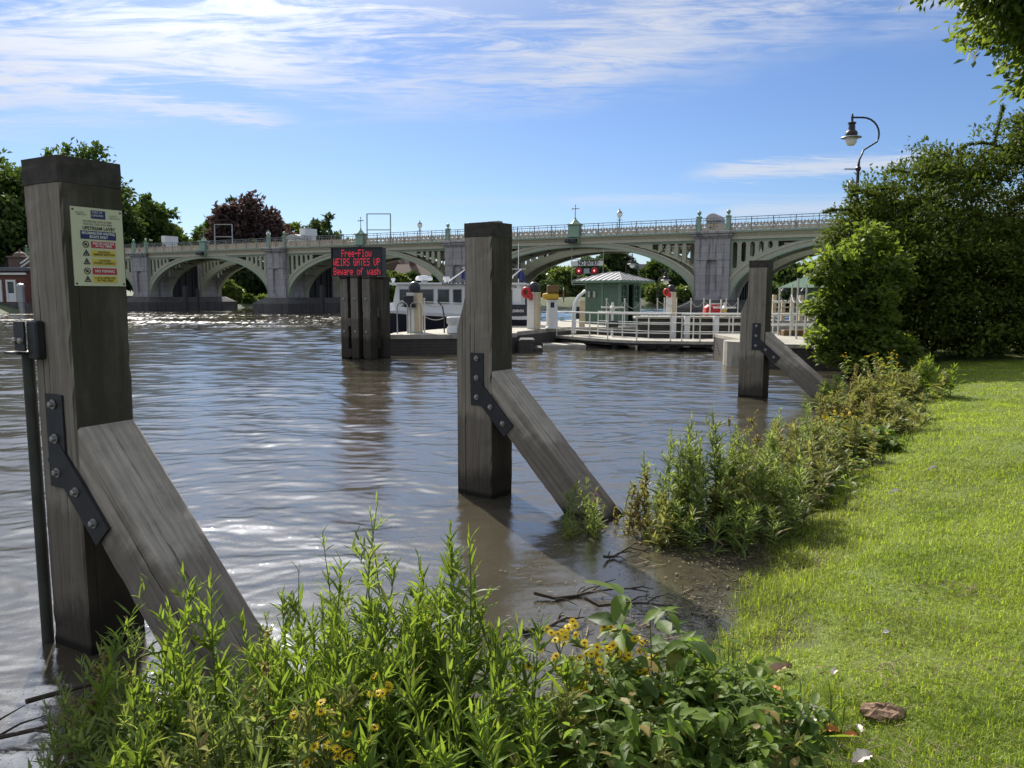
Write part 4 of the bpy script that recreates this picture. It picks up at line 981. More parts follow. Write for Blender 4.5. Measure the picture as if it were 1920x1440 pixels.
p = atY(1234, 575, 34.0); gooseneck((p[0], 34.2, QZ), 2.35, -.35, .2, 'black arched lamp with white globe right of the green hut', post_r=.03, scale=.7)

# jetty
JZ = .34
JT = T('jetty', 'long timber jetty with white tubular railings crossing in front of the green hut', 'jetty', (0, 0, 0))
edge = [(1.55, 29.6), (3.3, 26.9), (4.2, 26.2), (6.2, 25.75), (8.2, 25.6), (10.6, 25.5)]
back = [(10.6, 27.0), (6.4, 27.3), (4.8, 27.8), (3.2, 30.0)]
MB().prism(edge+back, JZ-.10, JZ).build('deck', 'decking', JT)
MB().prism([(a+.03, b+.05) for a, b in edge]+[(a-.05, b-.05) for a, b in back], JZ-.17, JZ-.102).build('beam', 'blackgate', JT)
for x, y, w in ((3.6, 27.0, .2), (4.5, 26.4, .22), (5.05, 26.3, .22), (5.5, 26.2, .22), (7.25, 26.0, .24), (7.85, 26.0, .3), (8.4, 25.95, .3), (9.0, 25.95, .3), (2.6, 28.6, .2)):
    MB().span(x-w/2, x+w/2, y-.1, y+.1, -2, JZ-.172).build('pile', 'blackgate', JT)
m = MB(); m.prism_xz([(5.7, -.4), (7.05, -.4), (7.0, -.02), (6.75, .055), (5.95, .055), (5.75, -.02)], 26.0, 27.0); m.build('pontoon', 'blackgate', JT)
m = MB(); m.prism_xz([(2.4, -.4), (4.2, -.4), (4.2, .05), (2.6, .05)], 27.6, 28.6); m.build('pontoon', 'blackgate', JT)
def railing(pts, label, h=.90, z=JZ, n=3, r_=.022, sub=True):
    t = T('railing', label, 'railing', (pts[0][0], pts[0][1], z), 0, 'white tubular railings on the jetty')
    o = Vector((pts[0][0], pts[0][1], 0)); P = [Vector((a, b, 0))-o for a, b in pts]
    for k_, zz_ in enumerate((h, h*.62, h*.28)[:n]):
        MB().tube([q+Vector((0, 0, zz_)) for q in P], r_*(1.35 if k_ == 0 else .8), 7).build('rail', 'white', t, True)
    return t, P
def rail_posts(t, P, step, h=.90):
    for a, b in zip(P[:-1], P[1:]):
        n = max(1, int(round((b-a).length/step)))
        for i in range(n+(1 if b is P[-1] or b == P[-1] else 0)):
            q = a.lerp(b, i/n); MB().lathe(tuple(q), [(.045, .0), (.045, .015), (.024, .02), (.024, h)], 8).build('post', 'white', t, True)
t, P = railing([(1.7, 29.45), (3.35, 26.98), (4.25, 26.28), (5.35, 26.0)], 'front white railing of the jetty, left part up to the rounded end'); rail_posts(t, P, .95)
t, P = railing([(5.72, 25.95), (6.3, 25.82), (8.2, 25.68), (10.5, 25.58)], 'front white railing of the jetty running behind the far mooring post'); rail_posts(t, P, .95)
t, P = railing([(3.3, 29.6), (4.9, 27.65), (6.4, 27.2), (10.5, 26.9)], 'back white railing along the far side of the jetty', r_=.018); rail_posts(t, P, 1.25)
t, P = railing([(1.55, 31.2), (1.7, 29.6)], 'short white railing where the jetty meets the lock pier', z=QZ); rail_posts(t, P, .8)
# lock machinery seen through the railings
def penstock(px, Y, label, stem='white'):
    p = atY(px, 600, Y); t = T('penstock', label, 'winding gear', (p[0], Y, .3), 0, 'penstock winding gear behind the railings')
    MB().lathe((0, 0, 0), [(.10, 0), (.10, .04), (.05, .06), (.045, .95), (.08, .97), (.08, 1.05)], 10).build('stem', stem, t, True)
    m = MB(); m.bar((-.42, 0, 1.12), (.42, 0, 1.12), .05, .06, .01); m.lathe((0, 0, 1.05), [(.10, 0), (.12, .06), (.05, .14), (.04, .26)], 10); m.build('crank_arm', 'white', t)
    MB().span(-.22, .22, -.14, .14, .38, .62, .03).build('gear_case', 'iron', t)
penstock(1358, 28.6, 'white topped winding gear with a yellow stem left of the far mooring post', 'yellow'); penstock(1148, 28.8, 'dark winding gear in front of the green hut')
LG = T('lock_gate', 'dark timber lock gate wall with white posts behind the jetty railing', 'lock gate', (0, 0, 0))
MB().span(4.6, 9.4, 28.2, 28.7, -1, 1.02, .02).build('beam', 'quaybrick', LG); MB().span(4.5, 9.6, 28.1, 28.8, 1.022, 1.10, .01).build('walkway', 'concrete', LG)
for x in (5.85, 6.35, 7.4, 9.0): MB().span(x-.10, x+.10, 27.92, 28.095, -.5, 1.12, .01).build('upright', 'whiteboat', LG)
# guard posts and chains on the island behind
prev = None
for i, (px, Y) in enumerate([(1137, 30.9), (1171, 31.0), (1201, 31.1), (1232, 34), (1295, 36), (1319, 36), (1361, 36), (1383, 36), (1245, 40), (1268, 40)]):
    p = atY(px, 590, Y)
    b_ = guard_post(p[0], Y, ['white guard post against the boarded wall of the hut', 'white guard post before the hut corner', 'white guard post in front of the hut door', 'white guard post just right of the hut', 'white guard post left of the granite pier foot', 'white guard post left of the red box', 'white guard post right of the red box', 'white guard post beside the far mooring post', 'far guard post left of the distant lifebuoy pillar', 'far guard post right of the distant lifebuoy pillar'][i], h=1.12)
    if prev is not None and i not in (3, 8): chain_between(prev+Vector((0, 0, 1.0)), b_+Vector((0, 0, 1.0)), .28, 'slack rope hanging between two white guard posts behind the jetty', .014)
    prev = b_
p = atY(1337, 580, 37); t = T('red_cabinet', 'red rounded locker in a white frame on the island before the granite pier', 'locker', (p[0], 37, QZ))
MB().prism_xz([(-.40, 0), (.40, 0), (.45, .3), (.40, .66), (.22, .80), (-.22, .80), (-.40, .66), (-.45, .3)], -.3, .3).build('locker', 'red', t)
m = MB()
for x in (-.25, .27): m.span(x-.03, x+.03, -.42, -.36, 0, 1.05)
for z in (.35, .85): m.span(-.22, .24, -.41, -.37, z-.02, z+.02)
m.build('frame', 'white', t); MB().span(-.18, .08, -.35, -.305, .06, .36).build('plate', 'whiteboat', t)

# NO ENTRY frame hung from the bridge arch
p = np.array(bpt(54.4, -1.1, 0)); t = T('signal_frame', 'hanging frame with two red lights and a white NO ENTRY board under the arch', 'signal', (p[0], p[1], 0), BRZ)
def Lx(px): 
    d = ray(px, 500); k_ = ((p[0])*bN[0]+(p[1])*bN[1])/(d[0]*bN[0]+d[1]*bN[1]); q = CAM[:2]+d[:2]*k_; return float((q-p[:2])@bV)
sgc = 1442/62.0
zpx = lambda y: CAMH+(552-y)/ (1442/61.5)
x0, x1 = Lx(1072), Lx(1131)
m = MB(); m.bar((x0, 0, zpx(533)), (x0, 0, 5.5), .05, .05); m.bar((x1, 0, zpx(515)), (x1, 0, 5.5), .05, .05)
m.bar((x0, 0, zpx(533)), (Lx(1098), 0, zpx(510)), .05, .05); m.bar((x1, 0, zpx(526)), (Lx(1100), 0, zpx(510)), .05, .05); m.bar((x0, 0, zpx(534)), (Lx(1120), 0, zpx(534)), .05, .05)
m.bar((x0, 0, zpx(488)), (x1, 0, zpx(488)), .04, .04); m.build('frame', 'steel', t)
MB().span(x0-.02, x1+.02, -.08, -.03, zpx(500), zpx(491.5)).build('board', 'signwhite', t)
m = MB(); m.text('NO ENTRY', .50, ((Lx(1103)), -.085, zpx(495.6)), wmax=1.75, bold=.02); m.bar((Lx(1119), -.086, zpx(497)), (Lx(1123), -.086, zpx(494)), .06, .008); m.bar((Lx(1121), -.086, zpx(493.5)), (Lx(1125), -.086, zpx(495)), .06, .008); m.build('lettering', 'ink', t)
for px in (1086.5, 1115.5):
    q = MB().lathe((Lx(px), -.10, zpx(509)), [(.24, .06), (.25, 0), (.22, -.02), (.21, -.03)], 20, 'Y').build('red_light', 'redlamp', t)
    MB().lathe((Lx(px), -.132, zpx(509)), [(.07, 0), (.07, -.01), (.03, -.02)], 10, 'Y').build('lamp_core', 'redspot', q)
    MB().lathe((Lx(px), -.06, zpx(509)), [(.36, .06), (.36, .0)], 20, 'Y').build('backing', 'black', q)
m = MB().span(Lx(1096), Lx(1106), -.12, -.02, zpx(514), zpx(505)); m.build('junction_box', 'steel', t)

# ================================================================== LAUNCH
BY = 33.0
t = T('launch', 'white and navy river launch moored behind the lock pier', 'boat', (-3.2, BY, 0), R_(-5))
# stations: x along the boat (bow at -x), half beam, deck height, keel
st = [(-3.95, .05, 1.45), (-3.6, .55, 1.41), (-3.0, 1.0, 1.34), (-1.8, 1.35, 1.25), (0, 1.45, 1.14), (2.2, 1.45, 1.04), (3.6, 1.38, 1.0), (4.15, 1.25, 1.0)]
def loft(f0, f1, name, mat):
    V_ = []; F_ = []
    for x, hb, dz in st:
        for sx in (-1, 1):
            w0, w1 = hb*f0[0], hb*f1[0]; V_ += [(x+(.25 if f0[1] < 0 and x < -3.5 else 0), sx*w0, dz+f0[2] if f0[1] == 1 else f0[2]), (x, sx*w1, dz+f1[2])]
    n = len(st)
    for i in range(n-1):
        a = i*4; b = a+4
        F_ += [(a, b, b+1, a+1), (a+2, a+3, b+3, b+2), (a+1, b+1, b+3, a+3), (a, a+2, b+2, b)]
    F_ += [(0, 1, 3, 2), (n*4-4, n*4-2, n*4-1, n*4-3)]
    return MB().add(V_, F_).build(name, mat, t)
loft((.72, -1, -.3), (1.0, 1, -.13), 'hull', 'navy'); loft((1.03, 1, -.128), (1.05, 1, -.0), 'gunwale', 'whiteboat')
def cabin(x0, x1, hb, z0, z1, rake0, rake1):
    P = [(x0, z0), (x1, z0), (x1-rake1, z1), (x0+rake0, z1)]; return P
m = MB(); m.prism_xz(cabin(-1.75, 3.7, 1.1, 1.02, 2.28, .25, .05), -1.10, 1.10); m.build('cabin', 'whiteboat', t)
MB().span(-2.0, 3.85, -1.25, 1.25, 2.282, 2.36, .02).build('cabin_roof', 'whiteboat', t)
MB().prism_xz([(-3.0, 1.2), (-1.78, 1.2), (-1.70, 1.55), (-2.7, 1.42)], -.8, .8).build('foredeck_hatch', 'whiteboat', t)
for i, (xa, xb) in enumerate([(-1.35, -.95), (-.80, .05), (.25, .70), (.88, 1.22), (1.38, 1.78), (2.9, 3.3)]):
    MB().span(xa, xb, -1.125, -1.102, 1.52, 2.08).build('window', 'glass', t)
    f = MB()
    for q in ((xa-.025, xa-.001, 1.49, 2.11), (xb+.001, xb+.025, 1.49, 2.11), (xa, xb, 1.49, 1.519), (xa, xb, 2.081, 2.11)): f.span(q[0], q[1], -1.13, -1.102, q[2], q[3])
    f.build('window_frame', 'leadroof', t)
MB().text('HARBOUR MASTER', .20, (1.3, -1.262, 2.322), bold=.004).build('lettering', 'ink', t); MB().text('HARBOUR MASTER', .15, (3.0, -1.106, 2.19), bold=.003, wmax=1.0).build('lettering', 'ink', t)
MB().span(3.15, 3.95, -1.40, -1.36, 1.02, 1.48).build('dodger', 'navy', t); m = MB(); m.text('LONDON', .15, (3.55, -1.403, 1.22), bold=.004, wmax=.5); m.build('lettering', 'signwhite', t)
m = MB(); m.lathe((-.6, .2, 2.362), [(.10, 0), (.12, .10), (.36, .12), (.38, .20), (.30, .30), (.05, .32)], 16); m.build('radar', 'whiteboat', t, True)
for x_, y_, pf in ((-1.75, -.6, [(.05, 0), (.06, .10), (.10, .12), (.08, .20)]), (.5, -.5, [(.10, 0), (.12, .14), (.16, .16), (.12, .26)]), (3.2, -.4, [(.03, 0), (.03, .18), (.10, .2), (.10, .26)])): MB().lathe((x_, y_, 2.362), pf, 8).build('searchlight', 'whiteboat', t)
m = MB(); m.tube([(1.55, 0, 2.361), (1.55, 0, 3.3)], .035, 6); m.bar((1.1, 0, 3.0), (2.0, 0, 3.0), .03, .03); m.tube([(.4, 0, 2.37), (1.6, 0, 3.2)], .03, 6); m.tube([(2.9, 0, 2.37), (3.6, 0, 2.95)], .03, 6); m.bar((2.9, 0, 2.95), (3.8, 0, 2.95), .02, .02); m.build('mast', 'whiteboat', t, True)
for x, zt in ((1.35, 4.05), (3.45, 4.05)): MB().tube([(x, .3, 2.361), (x, .3, zt)], .016, 5).build('aerial', 'whiteboat', t)
for x in (1.15, 3.55):
    m = MB(); v_ = []; 
    for i in range(6):
        for z in (2.95, 2.55): v_.append((x+.06*i-.1, .05*math.sin(i*1.7), z-.02*i*i*.5))
    m.add(v_, [(2*i, 2*i+1, 2*i+3, 2*i+2) for i in range(5)]); m.build('flag', 'flag', t)
def brail(pts, n, name='deck_rail'):
    m = MB(); m.tube(pts, .02, 6); m.tube([(a, b, c-.22) for a, b, c in pts], .014, 6)
    for a, b, c in pts: m.bar((a, b, c), (a, b, c-.45), .022, .022)
    m.build(name, 'white', t)
brail([(-3.85, -.1, 1.93), (-3.5, -.62, 1.89), (-2.95, -.98, 1.83), (-2.4, -1.18, 1.76)], 4); brail([(-1.5, -1.3, 1.62), (-.3, -1.38, 1.58), (.9, -1.4, 1.54), (2.1, -1.4, 1.50), (3.0, -1.38, 1.48)], 5)

# ================================================================== RIGHT HAND QUAY
RQ = T('quay', 'concrete and brick quay end with a rounded nose behind the far mooring post', 'quay', (0, 0, 0)); RQ['kind'] = 'structure'
nose = [(6.15+.42*math.cos(a), 20.75+.55*math.sin(a)) for a in np.linspace(math.pi*.55, math.pi*1.45, 9)]
MB().prism(nose+[(6.6, 20.2), (6.6, 21.35)], -1.5, .66).build('nose', 'concrete', RQ)
MB().prism([(6.602, 20.15), (9.7, 19.3), (10.3, 19.3), (10.9, 25.2), (6.602, 25.2)], -1.5, .52).build('wall', 'quaybrick', RQ)
MB().prism([(6.602, 20.10), (9.7, 19.25), (10.35, 19.25), (10.95, 25.25), (6.602, 25.25)], .522, .62).build('paving', 'concrete', RQ)
for i, (px, Y, h) in enumerate([(1458, 24.5, 1.5), (1481, 24.0, 1.6), (1492, 22.4, 1.75), (1508, 21.4, 1.6)]):
    p = atY(px, 640, Y); b_ = guard_post(p[0], Y, ['white guard post behind the far mooring post on the quay', 'white guard post at the middle of the right quay', 'tall white guard post left of the leafy shrub', 'white guard post nearest the leafy shrub'][i], z=.62, h=h, r_=.03)
    if i: chain_between(prev+Vector((0, 0, 1.3)), b_+Vector((0, 0, 1.3)), .25, 'grey chain slung between white posts on the right quay', .02, 'chain', grp='chains on the right quay')
    prev = b_
t, P = railing([(8.35, 25.0), (9.75, 24.8)], 'white gate railing with rounded top on the right quay', h=1.05, z=.62, r_=.03); rail_posts(t, P, .7, 1.05)
tag(MB().span(8.5, 9.6, 24.1, 24.5, .622, .80, .02).build('rope_tray', 'brownbox'), 'low brown tray of coiled rope on the right quay', 'tray')
tag(MB().span(10.15, 10.75, 21.1, 21.5, .622, 1.05, .02).build('black_box', 'black'), 'black box on the quay half hidden by the leafy shrub', 'box')
# upstream lock heads and pavilion
t = T('lock_gate', 'beige lock gate gear of posts and rails beyond the far mooring post', 'lock gate', (14.3, 40.5, 0), R_(-10))
m = MB(); m.span(-1.6, 2.4, -.3, .3, -1, .55); m.build('footing', 'concrete', t)
for x in (-.55, -.1, .35, .8, 1.25): MB().span(x-.09, x+.09, -.15, .15, .552, 1.75+.15*math.sin(x*9), .01).build('post', 'beige', t)
for z in (.95, 1.25, 1.5): MB().bar((-.6, -.17, z), (1.3, -.17, z), .05, .07).build('beam', 'beige', t)
for x in (-.1, .9): MB().lathe((x, 0, 1.95), [(.14, 0), (.16, .15), (.05, .32)], 10).build('dome', 'black', t)
t = T('pavilion', 'small pavilion with pale green hipped roof half hidden by the leafy shrub', 'hut', (19.6, 50.5, .6), R_(-20))
MB().span(-1.3, 1.3, -1.1, 1.1, -.6, 1.75).build('wall', 'huttrim', t)
m = MB(); m.add([(-2.1, -1.9, 1.752), (2.1, -1.9, 1.752), (2.1, 1.9, 1.752), (-2.1, 1.9, 1.752), (-.3, 0, 2.55), (.3, 0, 2.55)], [(3, 2, 1, 0), (0, 1, 5, 4), (1, 2, 5), (2, 3, 4, 5), (3, 0, 4)]); m.build('roof', 'huttrim', t)
for x in (-1.05, 1.05): MB().span(x-.2, x+.2, -1.13, -1.102, .5, 1.5).build('window', 'glass', t)

# ================================================================== ON THE BRIDGES
def lantern(px, y_top, yoff, label, z0=6.5):
    d = ray(px, y_top); o_ = np.array(B0[:2])+bN*yoff; k_ = (o_@bN)/(d[:2]@bN); P = CAM+d*k_
    t = T('lantern', label, 'lantern', (P[0], P[1], z0), BRZ, 'globe lanterns on the bridge'); h = P[2]-z0
    m = MB(); m.tube([(0, 0, 0), (0, 0, h-.85)], [.08, .05], 8); m.bar((-.28, 0, h-1.0), (.28, 0, h-1.0), .04, .04); m.lathe((0, 0, h-1.15), [(.05, 0), (.09, .1), (.05, .2)], 8); m.build('post', 'rail', t)
    MB().lathe((0, 0, h-.85), [(.08, 0), (.24, .22), (.27, .36), (.24, .44)], 10).build('globe', 'globe', t, True); MB().lathe((0, 0, h-.41), [(.27, 0), (.22, .10), (.10, .20), (.05, .28), (.02, .42)], 10).build('cap', 'rail', t, True)
lantern(503, 430, 9.0, 'globe lantern above the left granite pier on the far walkway'); lantern(787, 413, 9.0, 'globe lantern left of the middle mooring post on the far walkway'); lantern(1162, 391, 9.0, 'globe lantern right of the cross finial over the hut'); lantern(1597.5, 332, -.1, 'globe lantern at the hedge just left of the gooseneck post')
def board_frame(x0, x1, y0, y1, yoff, label):
    def P_(px, py): d = ray(px, py); o_ = np.array(B0[:2])+bN*yoff; return CAM+d*((o_@bN)/(d[:2]@bN))
    a, b = P_(x0, y1), P_(x1, y1); c, d_ = P_(x0, y0), P_(x1, y0); o = Vector((a[0], a[1], 6.5)); t = T('sign_frame', label, 'sign frame', o, 0, 'empty sign frames over the parapet')
    m = MB(); A_, B_, C_, D_ = (Vector(q)-o for q in (a, b, c, d_)); m.tube([Vector((A_.x, A_.y, 0)), C_], .06, 6); m.tube([Vector((B_.x, B_.y, 0)), D_], .06, 6); m.tube([C_, D_], .05, 6); m.tube([A_, B_], .05, 6); m.build('frame', 'steel', t)
board_frame(688, 732, 401, 431, .6, 'empty steel sign frame above the parapet right of a cross finial'); board_frame(402, 435, 421, 444, .6, 'empty steel sign frame before the copper tree')
def booth(px, py_top, yoff, w, label, roof='round', mat='whiteboat'):
    d = ray(px, py_top); o_ = np.array(B0[:2])+bN*yoff; k_ = (o_@bN)/(d[:2]@bN); P = CAM+d*k_; h = P[2]-6.5
    t = T('booth', label, 'booth', (P[0], P[1], 6.5), BRZ); MB().span(-w/2, w/2, -.8, .8, 0, h*.68).build('wall', mat, t)
    if roof == 'round': m = MB(); m.prism_xz([(-w*.56, h*.682)]+[(w*.56*math.cos(a), h*.682+h*.318*math.sin(a)) for a in np.linspace(math.pi, 0, 11)][1:-1]+[(w*.56, h*.682)], -.95, .95); m.build('roof', 'leadroof', t, True)
    else: MB().span(-w*.54, w*.54, -.9, .9, h*.682, h).build('roof', mat, t)
    MB().span(-w*.3, w*.3, -.82, -.802, h*.3, h*.58).build('window', 'glass', t)
booth(560, 440, 5.2, 1.8, 'low round roofed booth on the bridge left of the white cabinet'); booth(578, 429, 6.2, .75, 'narrow white cabinet standing up behind the parapet', 'flat'); booth(318, 443, 6.2, .7, 'white cabinet behind the parapet right of the left tree', 'flat'); booth(1342, 402, 6.0, 1.05, 'round topped glazed booth on the bridge over the right pier', 'round', 'rail')

# ================================================================== FAR BANKS: HOUSE, TREES
p = atY(20, 552, 80)
t = T('brick_building', 'red brick riverside building with white framed windows at the far left', 'building', (p[0], 80, 0), R_(-8))
MB().span(-9, 2.6, -1, 7, .9, 4.1).build('wall', 'housebrick', t); MB().span(-9.3, 2.9, -1.3, -1.002, .0, .898).build('plinth', 'footing', t)
MB().span(-9.2, 2.85, -1.25, 7.2, 4.102, 4.5, .05).build('cornice', 'slate', t); MB().span(-9.2, 2.8, -1.2, -1.003, 3.75, 3.95).build('band', 'white', t)
for x in (-5.5, -2.9, -.55, 1.05):
    f = MB().plate([(x-.55, 1.0), (x+.55, 1.0), (x+.55, 3.25), (x-.55, 3.25)], [[(x-.36, 1.2), (x+.36, 1.2), (x+.36, 3.05), (x-.36, 3.05)]], -1.16, -1.002).build('window', 'white', t)
    MB().span(x-.35, x+.35, -1.05, -1.004, 1.2, 3.05).build('pane', 'glass', f); MB().span(x-.35, x+.35, -1.10, -1.052, 1.2, 1.9).build('panel', 'whiteboat', f)
m = MB(); m.span(.0, 1.5, 0, 1.5, 4.5, 5.5); m.span(-.15, 1.65, -.15, 1.65, 5.5, 5.7, .05); m.lathe((.75, .75, 5.7), [(.7, 0), (.5, .3), (.2, .45), (.08, .6), (.02, .8)], 8); m.build('chimney', 'tile', t)
m = MB(); m.bar((1.8, -.5, 4.5), (2.9, -.5, 5.2), .12, .12); m.bar((1.8, -.5, 4.9), (2.9, -.5, 5.6), .12, .12); m.build('stair_rail', 'white', t)
m = MB(); m.span(-14, 9, -2.6, -1.35, -2, .85); o = m.build('embankment_wall', 'footing'); o.location = (p[0], 80, 0); o.rotation_euler = (0, 0, R_(-8)); tag(o, 'dark river wall below the red brick building', 'wall')
p = atY(41, 580, 74); o = MB().lathe((0, 0, 0), [(.25, -2), (.25, 1.0), (.32, 1.02), (.32, 1.2), (.30, 2.5), (.36, 2.52), (.30, 2.75), (.05, 2.85)], 10).build('fender_pile', 'steel'); o.location = (p[0], 74, 0); tag(o, 'grey capped pile in front of the red brick building', 'pile')
def house(px, Y, w, d_, hw, hr, rz, mat, roof, label):
    p = atY(px, 552, Y); t = T('house', label, 'house', (p[0], Y, 1.2), rz)
    MB().span(-w/2, w/2, -d_/2, d_/2, 0, hw).build('wall', mat, t)
    m = MB(); ov = .4; m.add([(-w/2-ov, -d_/2-ov, hw+.002), (w/2+ov, -d_/2-ov, hw+.002), (w/2+ov, d_/2+ov, hw+.002), (-w/2-ov, d_/2+ov, hw+.002), (-w/2-ov, 0, hr), (w/2+ov, 0, hr)], [(3, 2, 1, 0), (0, 1, 5, 4), (2, 3, 4, 5), (1, 2, 5), (3, 0, 4)]); rf = m.build('roof', roof, t)
    MB().span(-w*.3, -w*.3+.9, -.4, .4, hr-.8, hr+1.0).build('chimney', 'housebrick', rf)
    for x in np.linspace(-w*.33, w*.33, 4): MB().span(x-.5, x+.5, -d_/2-.06, -d_/2-.002, hw*.45, hw*.8).build('window', 'glass', t)
house(800, 150, 11, 8, 3.2, 6.4, R_(-12), 'slate', 'tile', 'brown roofed house among trees seen under the arch left of the middle post'); house(762, 158, 8, 7, 5.0, 8.4, R_(60), 'housebrick', 'tile', 'tall gabled brick house behind the brown roofed house')
house(1192, 235, 9, 8, 6.5, 9.8, R_(8), 'housebrick', 'slate', 'slate roofed house beyond the trees above the hut roof'); house(1222, 240, 6, 7, 6.0, 8.6, R_(8), 'housebrick', 'slate', 'smaller slate roofed house right of its neighbour above the hut')
TR = [ # px, py top, width px, Y, material, trunk, label
 (-20, 292, 210, 104, 'treegreen', 'large leafy tree at the left edge of the photo behind the brick building'), (120, 276, 200, 112, 'treegreen', 'large leafy tree rising just behind the near mooring post'),
 (198, 372, 110, 112, 'treedark', 'dark tree hidden behind the near mooring post, left of the rounded tree'), (272, 386, 122, 126, 'treegreen', 'rounded green tree right of the near mooring post'), (322, 428, 46, 132, 'treepale', 'small pale tree right of the rounded green tree'),
 (398, 408, 72, 150, 'treegreen', 'green tree leaning on the left of the copper tree'), (466, 379, 138, 142, 'treepurple', 'dark copper leaved tree above the bridge parapet'), (428, 386, 66, 150, 'treedark', 'dark green tree just behind the copper tree'), (520, 420, 40, 160, 'treedark', 'dark tree at the right shoulder of the copper tree'), (548, 424, 44, 165, 'treepale', 'thin pale tree between the copper tree and the small dark tree'), (600, 414, 84, 172, 'treedark', 'small domed dark tree left of the red letter board'),
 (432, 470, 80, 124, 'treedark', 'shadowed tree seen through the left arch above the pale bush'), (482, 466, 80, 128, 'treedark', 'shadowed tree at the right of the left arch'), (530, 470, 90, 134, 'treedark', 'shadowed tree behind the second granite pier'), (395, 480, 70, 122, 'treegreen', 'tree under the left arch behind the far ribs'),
 (720, 512, 44, 140, 'treegreen', 'tree under the arch right of the red letter board'), (772, 522, 42, 132, 'treedark', 'dark small tree in front of the brown roofed house'), (838, 510, 50, 140, 'treegreen', 'tree right of the brown roofed house'), (905, 500, 60, 150, 'treegreen', 'tree hidden behind the middle mooring post'),
 (985, 508, 60, 172, 'treedark', 'dark tree at the left foot of the big arch'), (1025, 500, 60, 190, 'treegreen', 'mid green tree under the big arch left of the signal'), (1062, 506, 62, 176, 'treepale', 'pale green tree behind the left red light'), (1105, 492, 62, 190, 'treegreen', 'green tree behind the white board of the signal'), (1148, 468, 70, 200, 'treedark', 'tall dark tree right of the signal under the big arch'), (1182, 491, 26, 236, 'treegreen', 'small tree standing up beside the slate roofs'),
 (1238, 490, 60, 205, 'treegreen', 'green tree right of the slate roofs'), (1282, 497, 60, 190, 'treedark', 'dark tree at the right foot of the big arch'), (1325, 500, 60, 190, 'treegreen', 'tree behind the right granite pier'),
 (1405, 505, 60, 140, 'treedark', 'dark tree left of the far mooring post under the last arch'), (1470, 496, 70, 122, 'treegreen', 'green tree right of the far mooring post'), (1515, 500, 70, 118, 'treedark', 'dark tree above the pavilion roof'), (1570, 495, 80, 112, 'treegreen', 'green tree behind the leafy shrub by the last arch'), (1650, 470, 110, 105, 'treegreen', 'tree hidden behind the big hedge')]
for i, (px, py, w, Y, mt, lab) in enumerate(TR):
    p = atY(px, py, Y); s = w/1442*Y/2*1.08; g_ = float(land_z(np.array([p[0]]), np.array([float(Y)]))[0]); g_ = max(g_, .3)
    tall = p[2]-g_ > 10
    tree('tree', lab, (p[0], Y, g_), p[2]-g_, s, s, mt, (.22 if tall else .1), (520 if w > 100 else 300), 58, .46+Y*.0030, 100+i, 'trees along the far bank')
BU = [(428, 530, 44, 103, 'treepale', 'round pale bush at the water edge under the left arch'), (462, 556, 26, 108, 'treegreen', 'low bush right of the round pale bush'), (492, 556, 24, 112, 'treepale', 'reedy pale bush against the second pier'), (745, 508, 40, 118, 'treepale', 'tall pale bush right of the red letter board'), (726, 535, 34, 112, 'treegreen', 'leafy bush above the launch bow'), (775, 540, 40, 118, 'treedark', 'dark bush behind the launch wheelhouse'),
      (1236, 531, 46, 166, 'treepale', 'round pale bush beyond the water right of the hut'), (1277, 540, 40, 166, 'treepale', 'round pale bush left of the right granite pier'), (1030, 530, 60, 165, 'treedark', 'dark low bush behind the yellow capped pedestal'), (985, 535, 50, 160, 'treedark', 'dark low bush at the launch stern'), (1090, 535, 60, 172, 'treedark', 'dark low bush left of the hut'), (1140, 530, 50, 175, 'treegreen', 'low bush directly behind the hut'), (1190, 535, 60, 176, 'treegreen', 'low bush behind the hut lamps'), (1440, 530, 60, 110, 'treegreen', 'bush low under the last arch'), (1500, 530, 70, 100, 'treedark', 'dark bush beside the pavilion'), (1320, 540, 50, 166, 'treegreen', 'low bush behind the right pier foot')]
for i, (px, py, w, Y, mt, lab) in enumerate(BU):
    p = atY(px, py, Y); s = w/1442*Y/2
    tree('bush', lab, (p[0], Y, .1), p[2]-.1, s, s, mt, .05, 150, 50, .32+Y*.0020, 300+i, 'bushes along the far water edge', 'bush')
# far off woods closing the horizon
r = np.random.default_rng(5); ells = []
for x in np.linspace(-330, 420, 60): 
    y = 300+r.uniform(-25, 40); ells.append(((x, y, 4), (r.uniform(8, 14), 8, r.uniform(5, 8))))
P, O, tn = crown_points(ells, 1500, 28, 2.6, r); Dn = O+r.normal(size=O.shape)*.8
o = diamonds('distant_woodland', P, Dn, O+r.normal(size=O.shape)*.6+np.array([0, 0, .5]), 1.7*r.uniform(.7, 1.3, len(P)), 1.2*r.uniform(.7, 1.3, len(P)), tn, 'treegreen', None); tag(o, 'distant band of woodland along the horizon', 'woodland', kind='stuff')

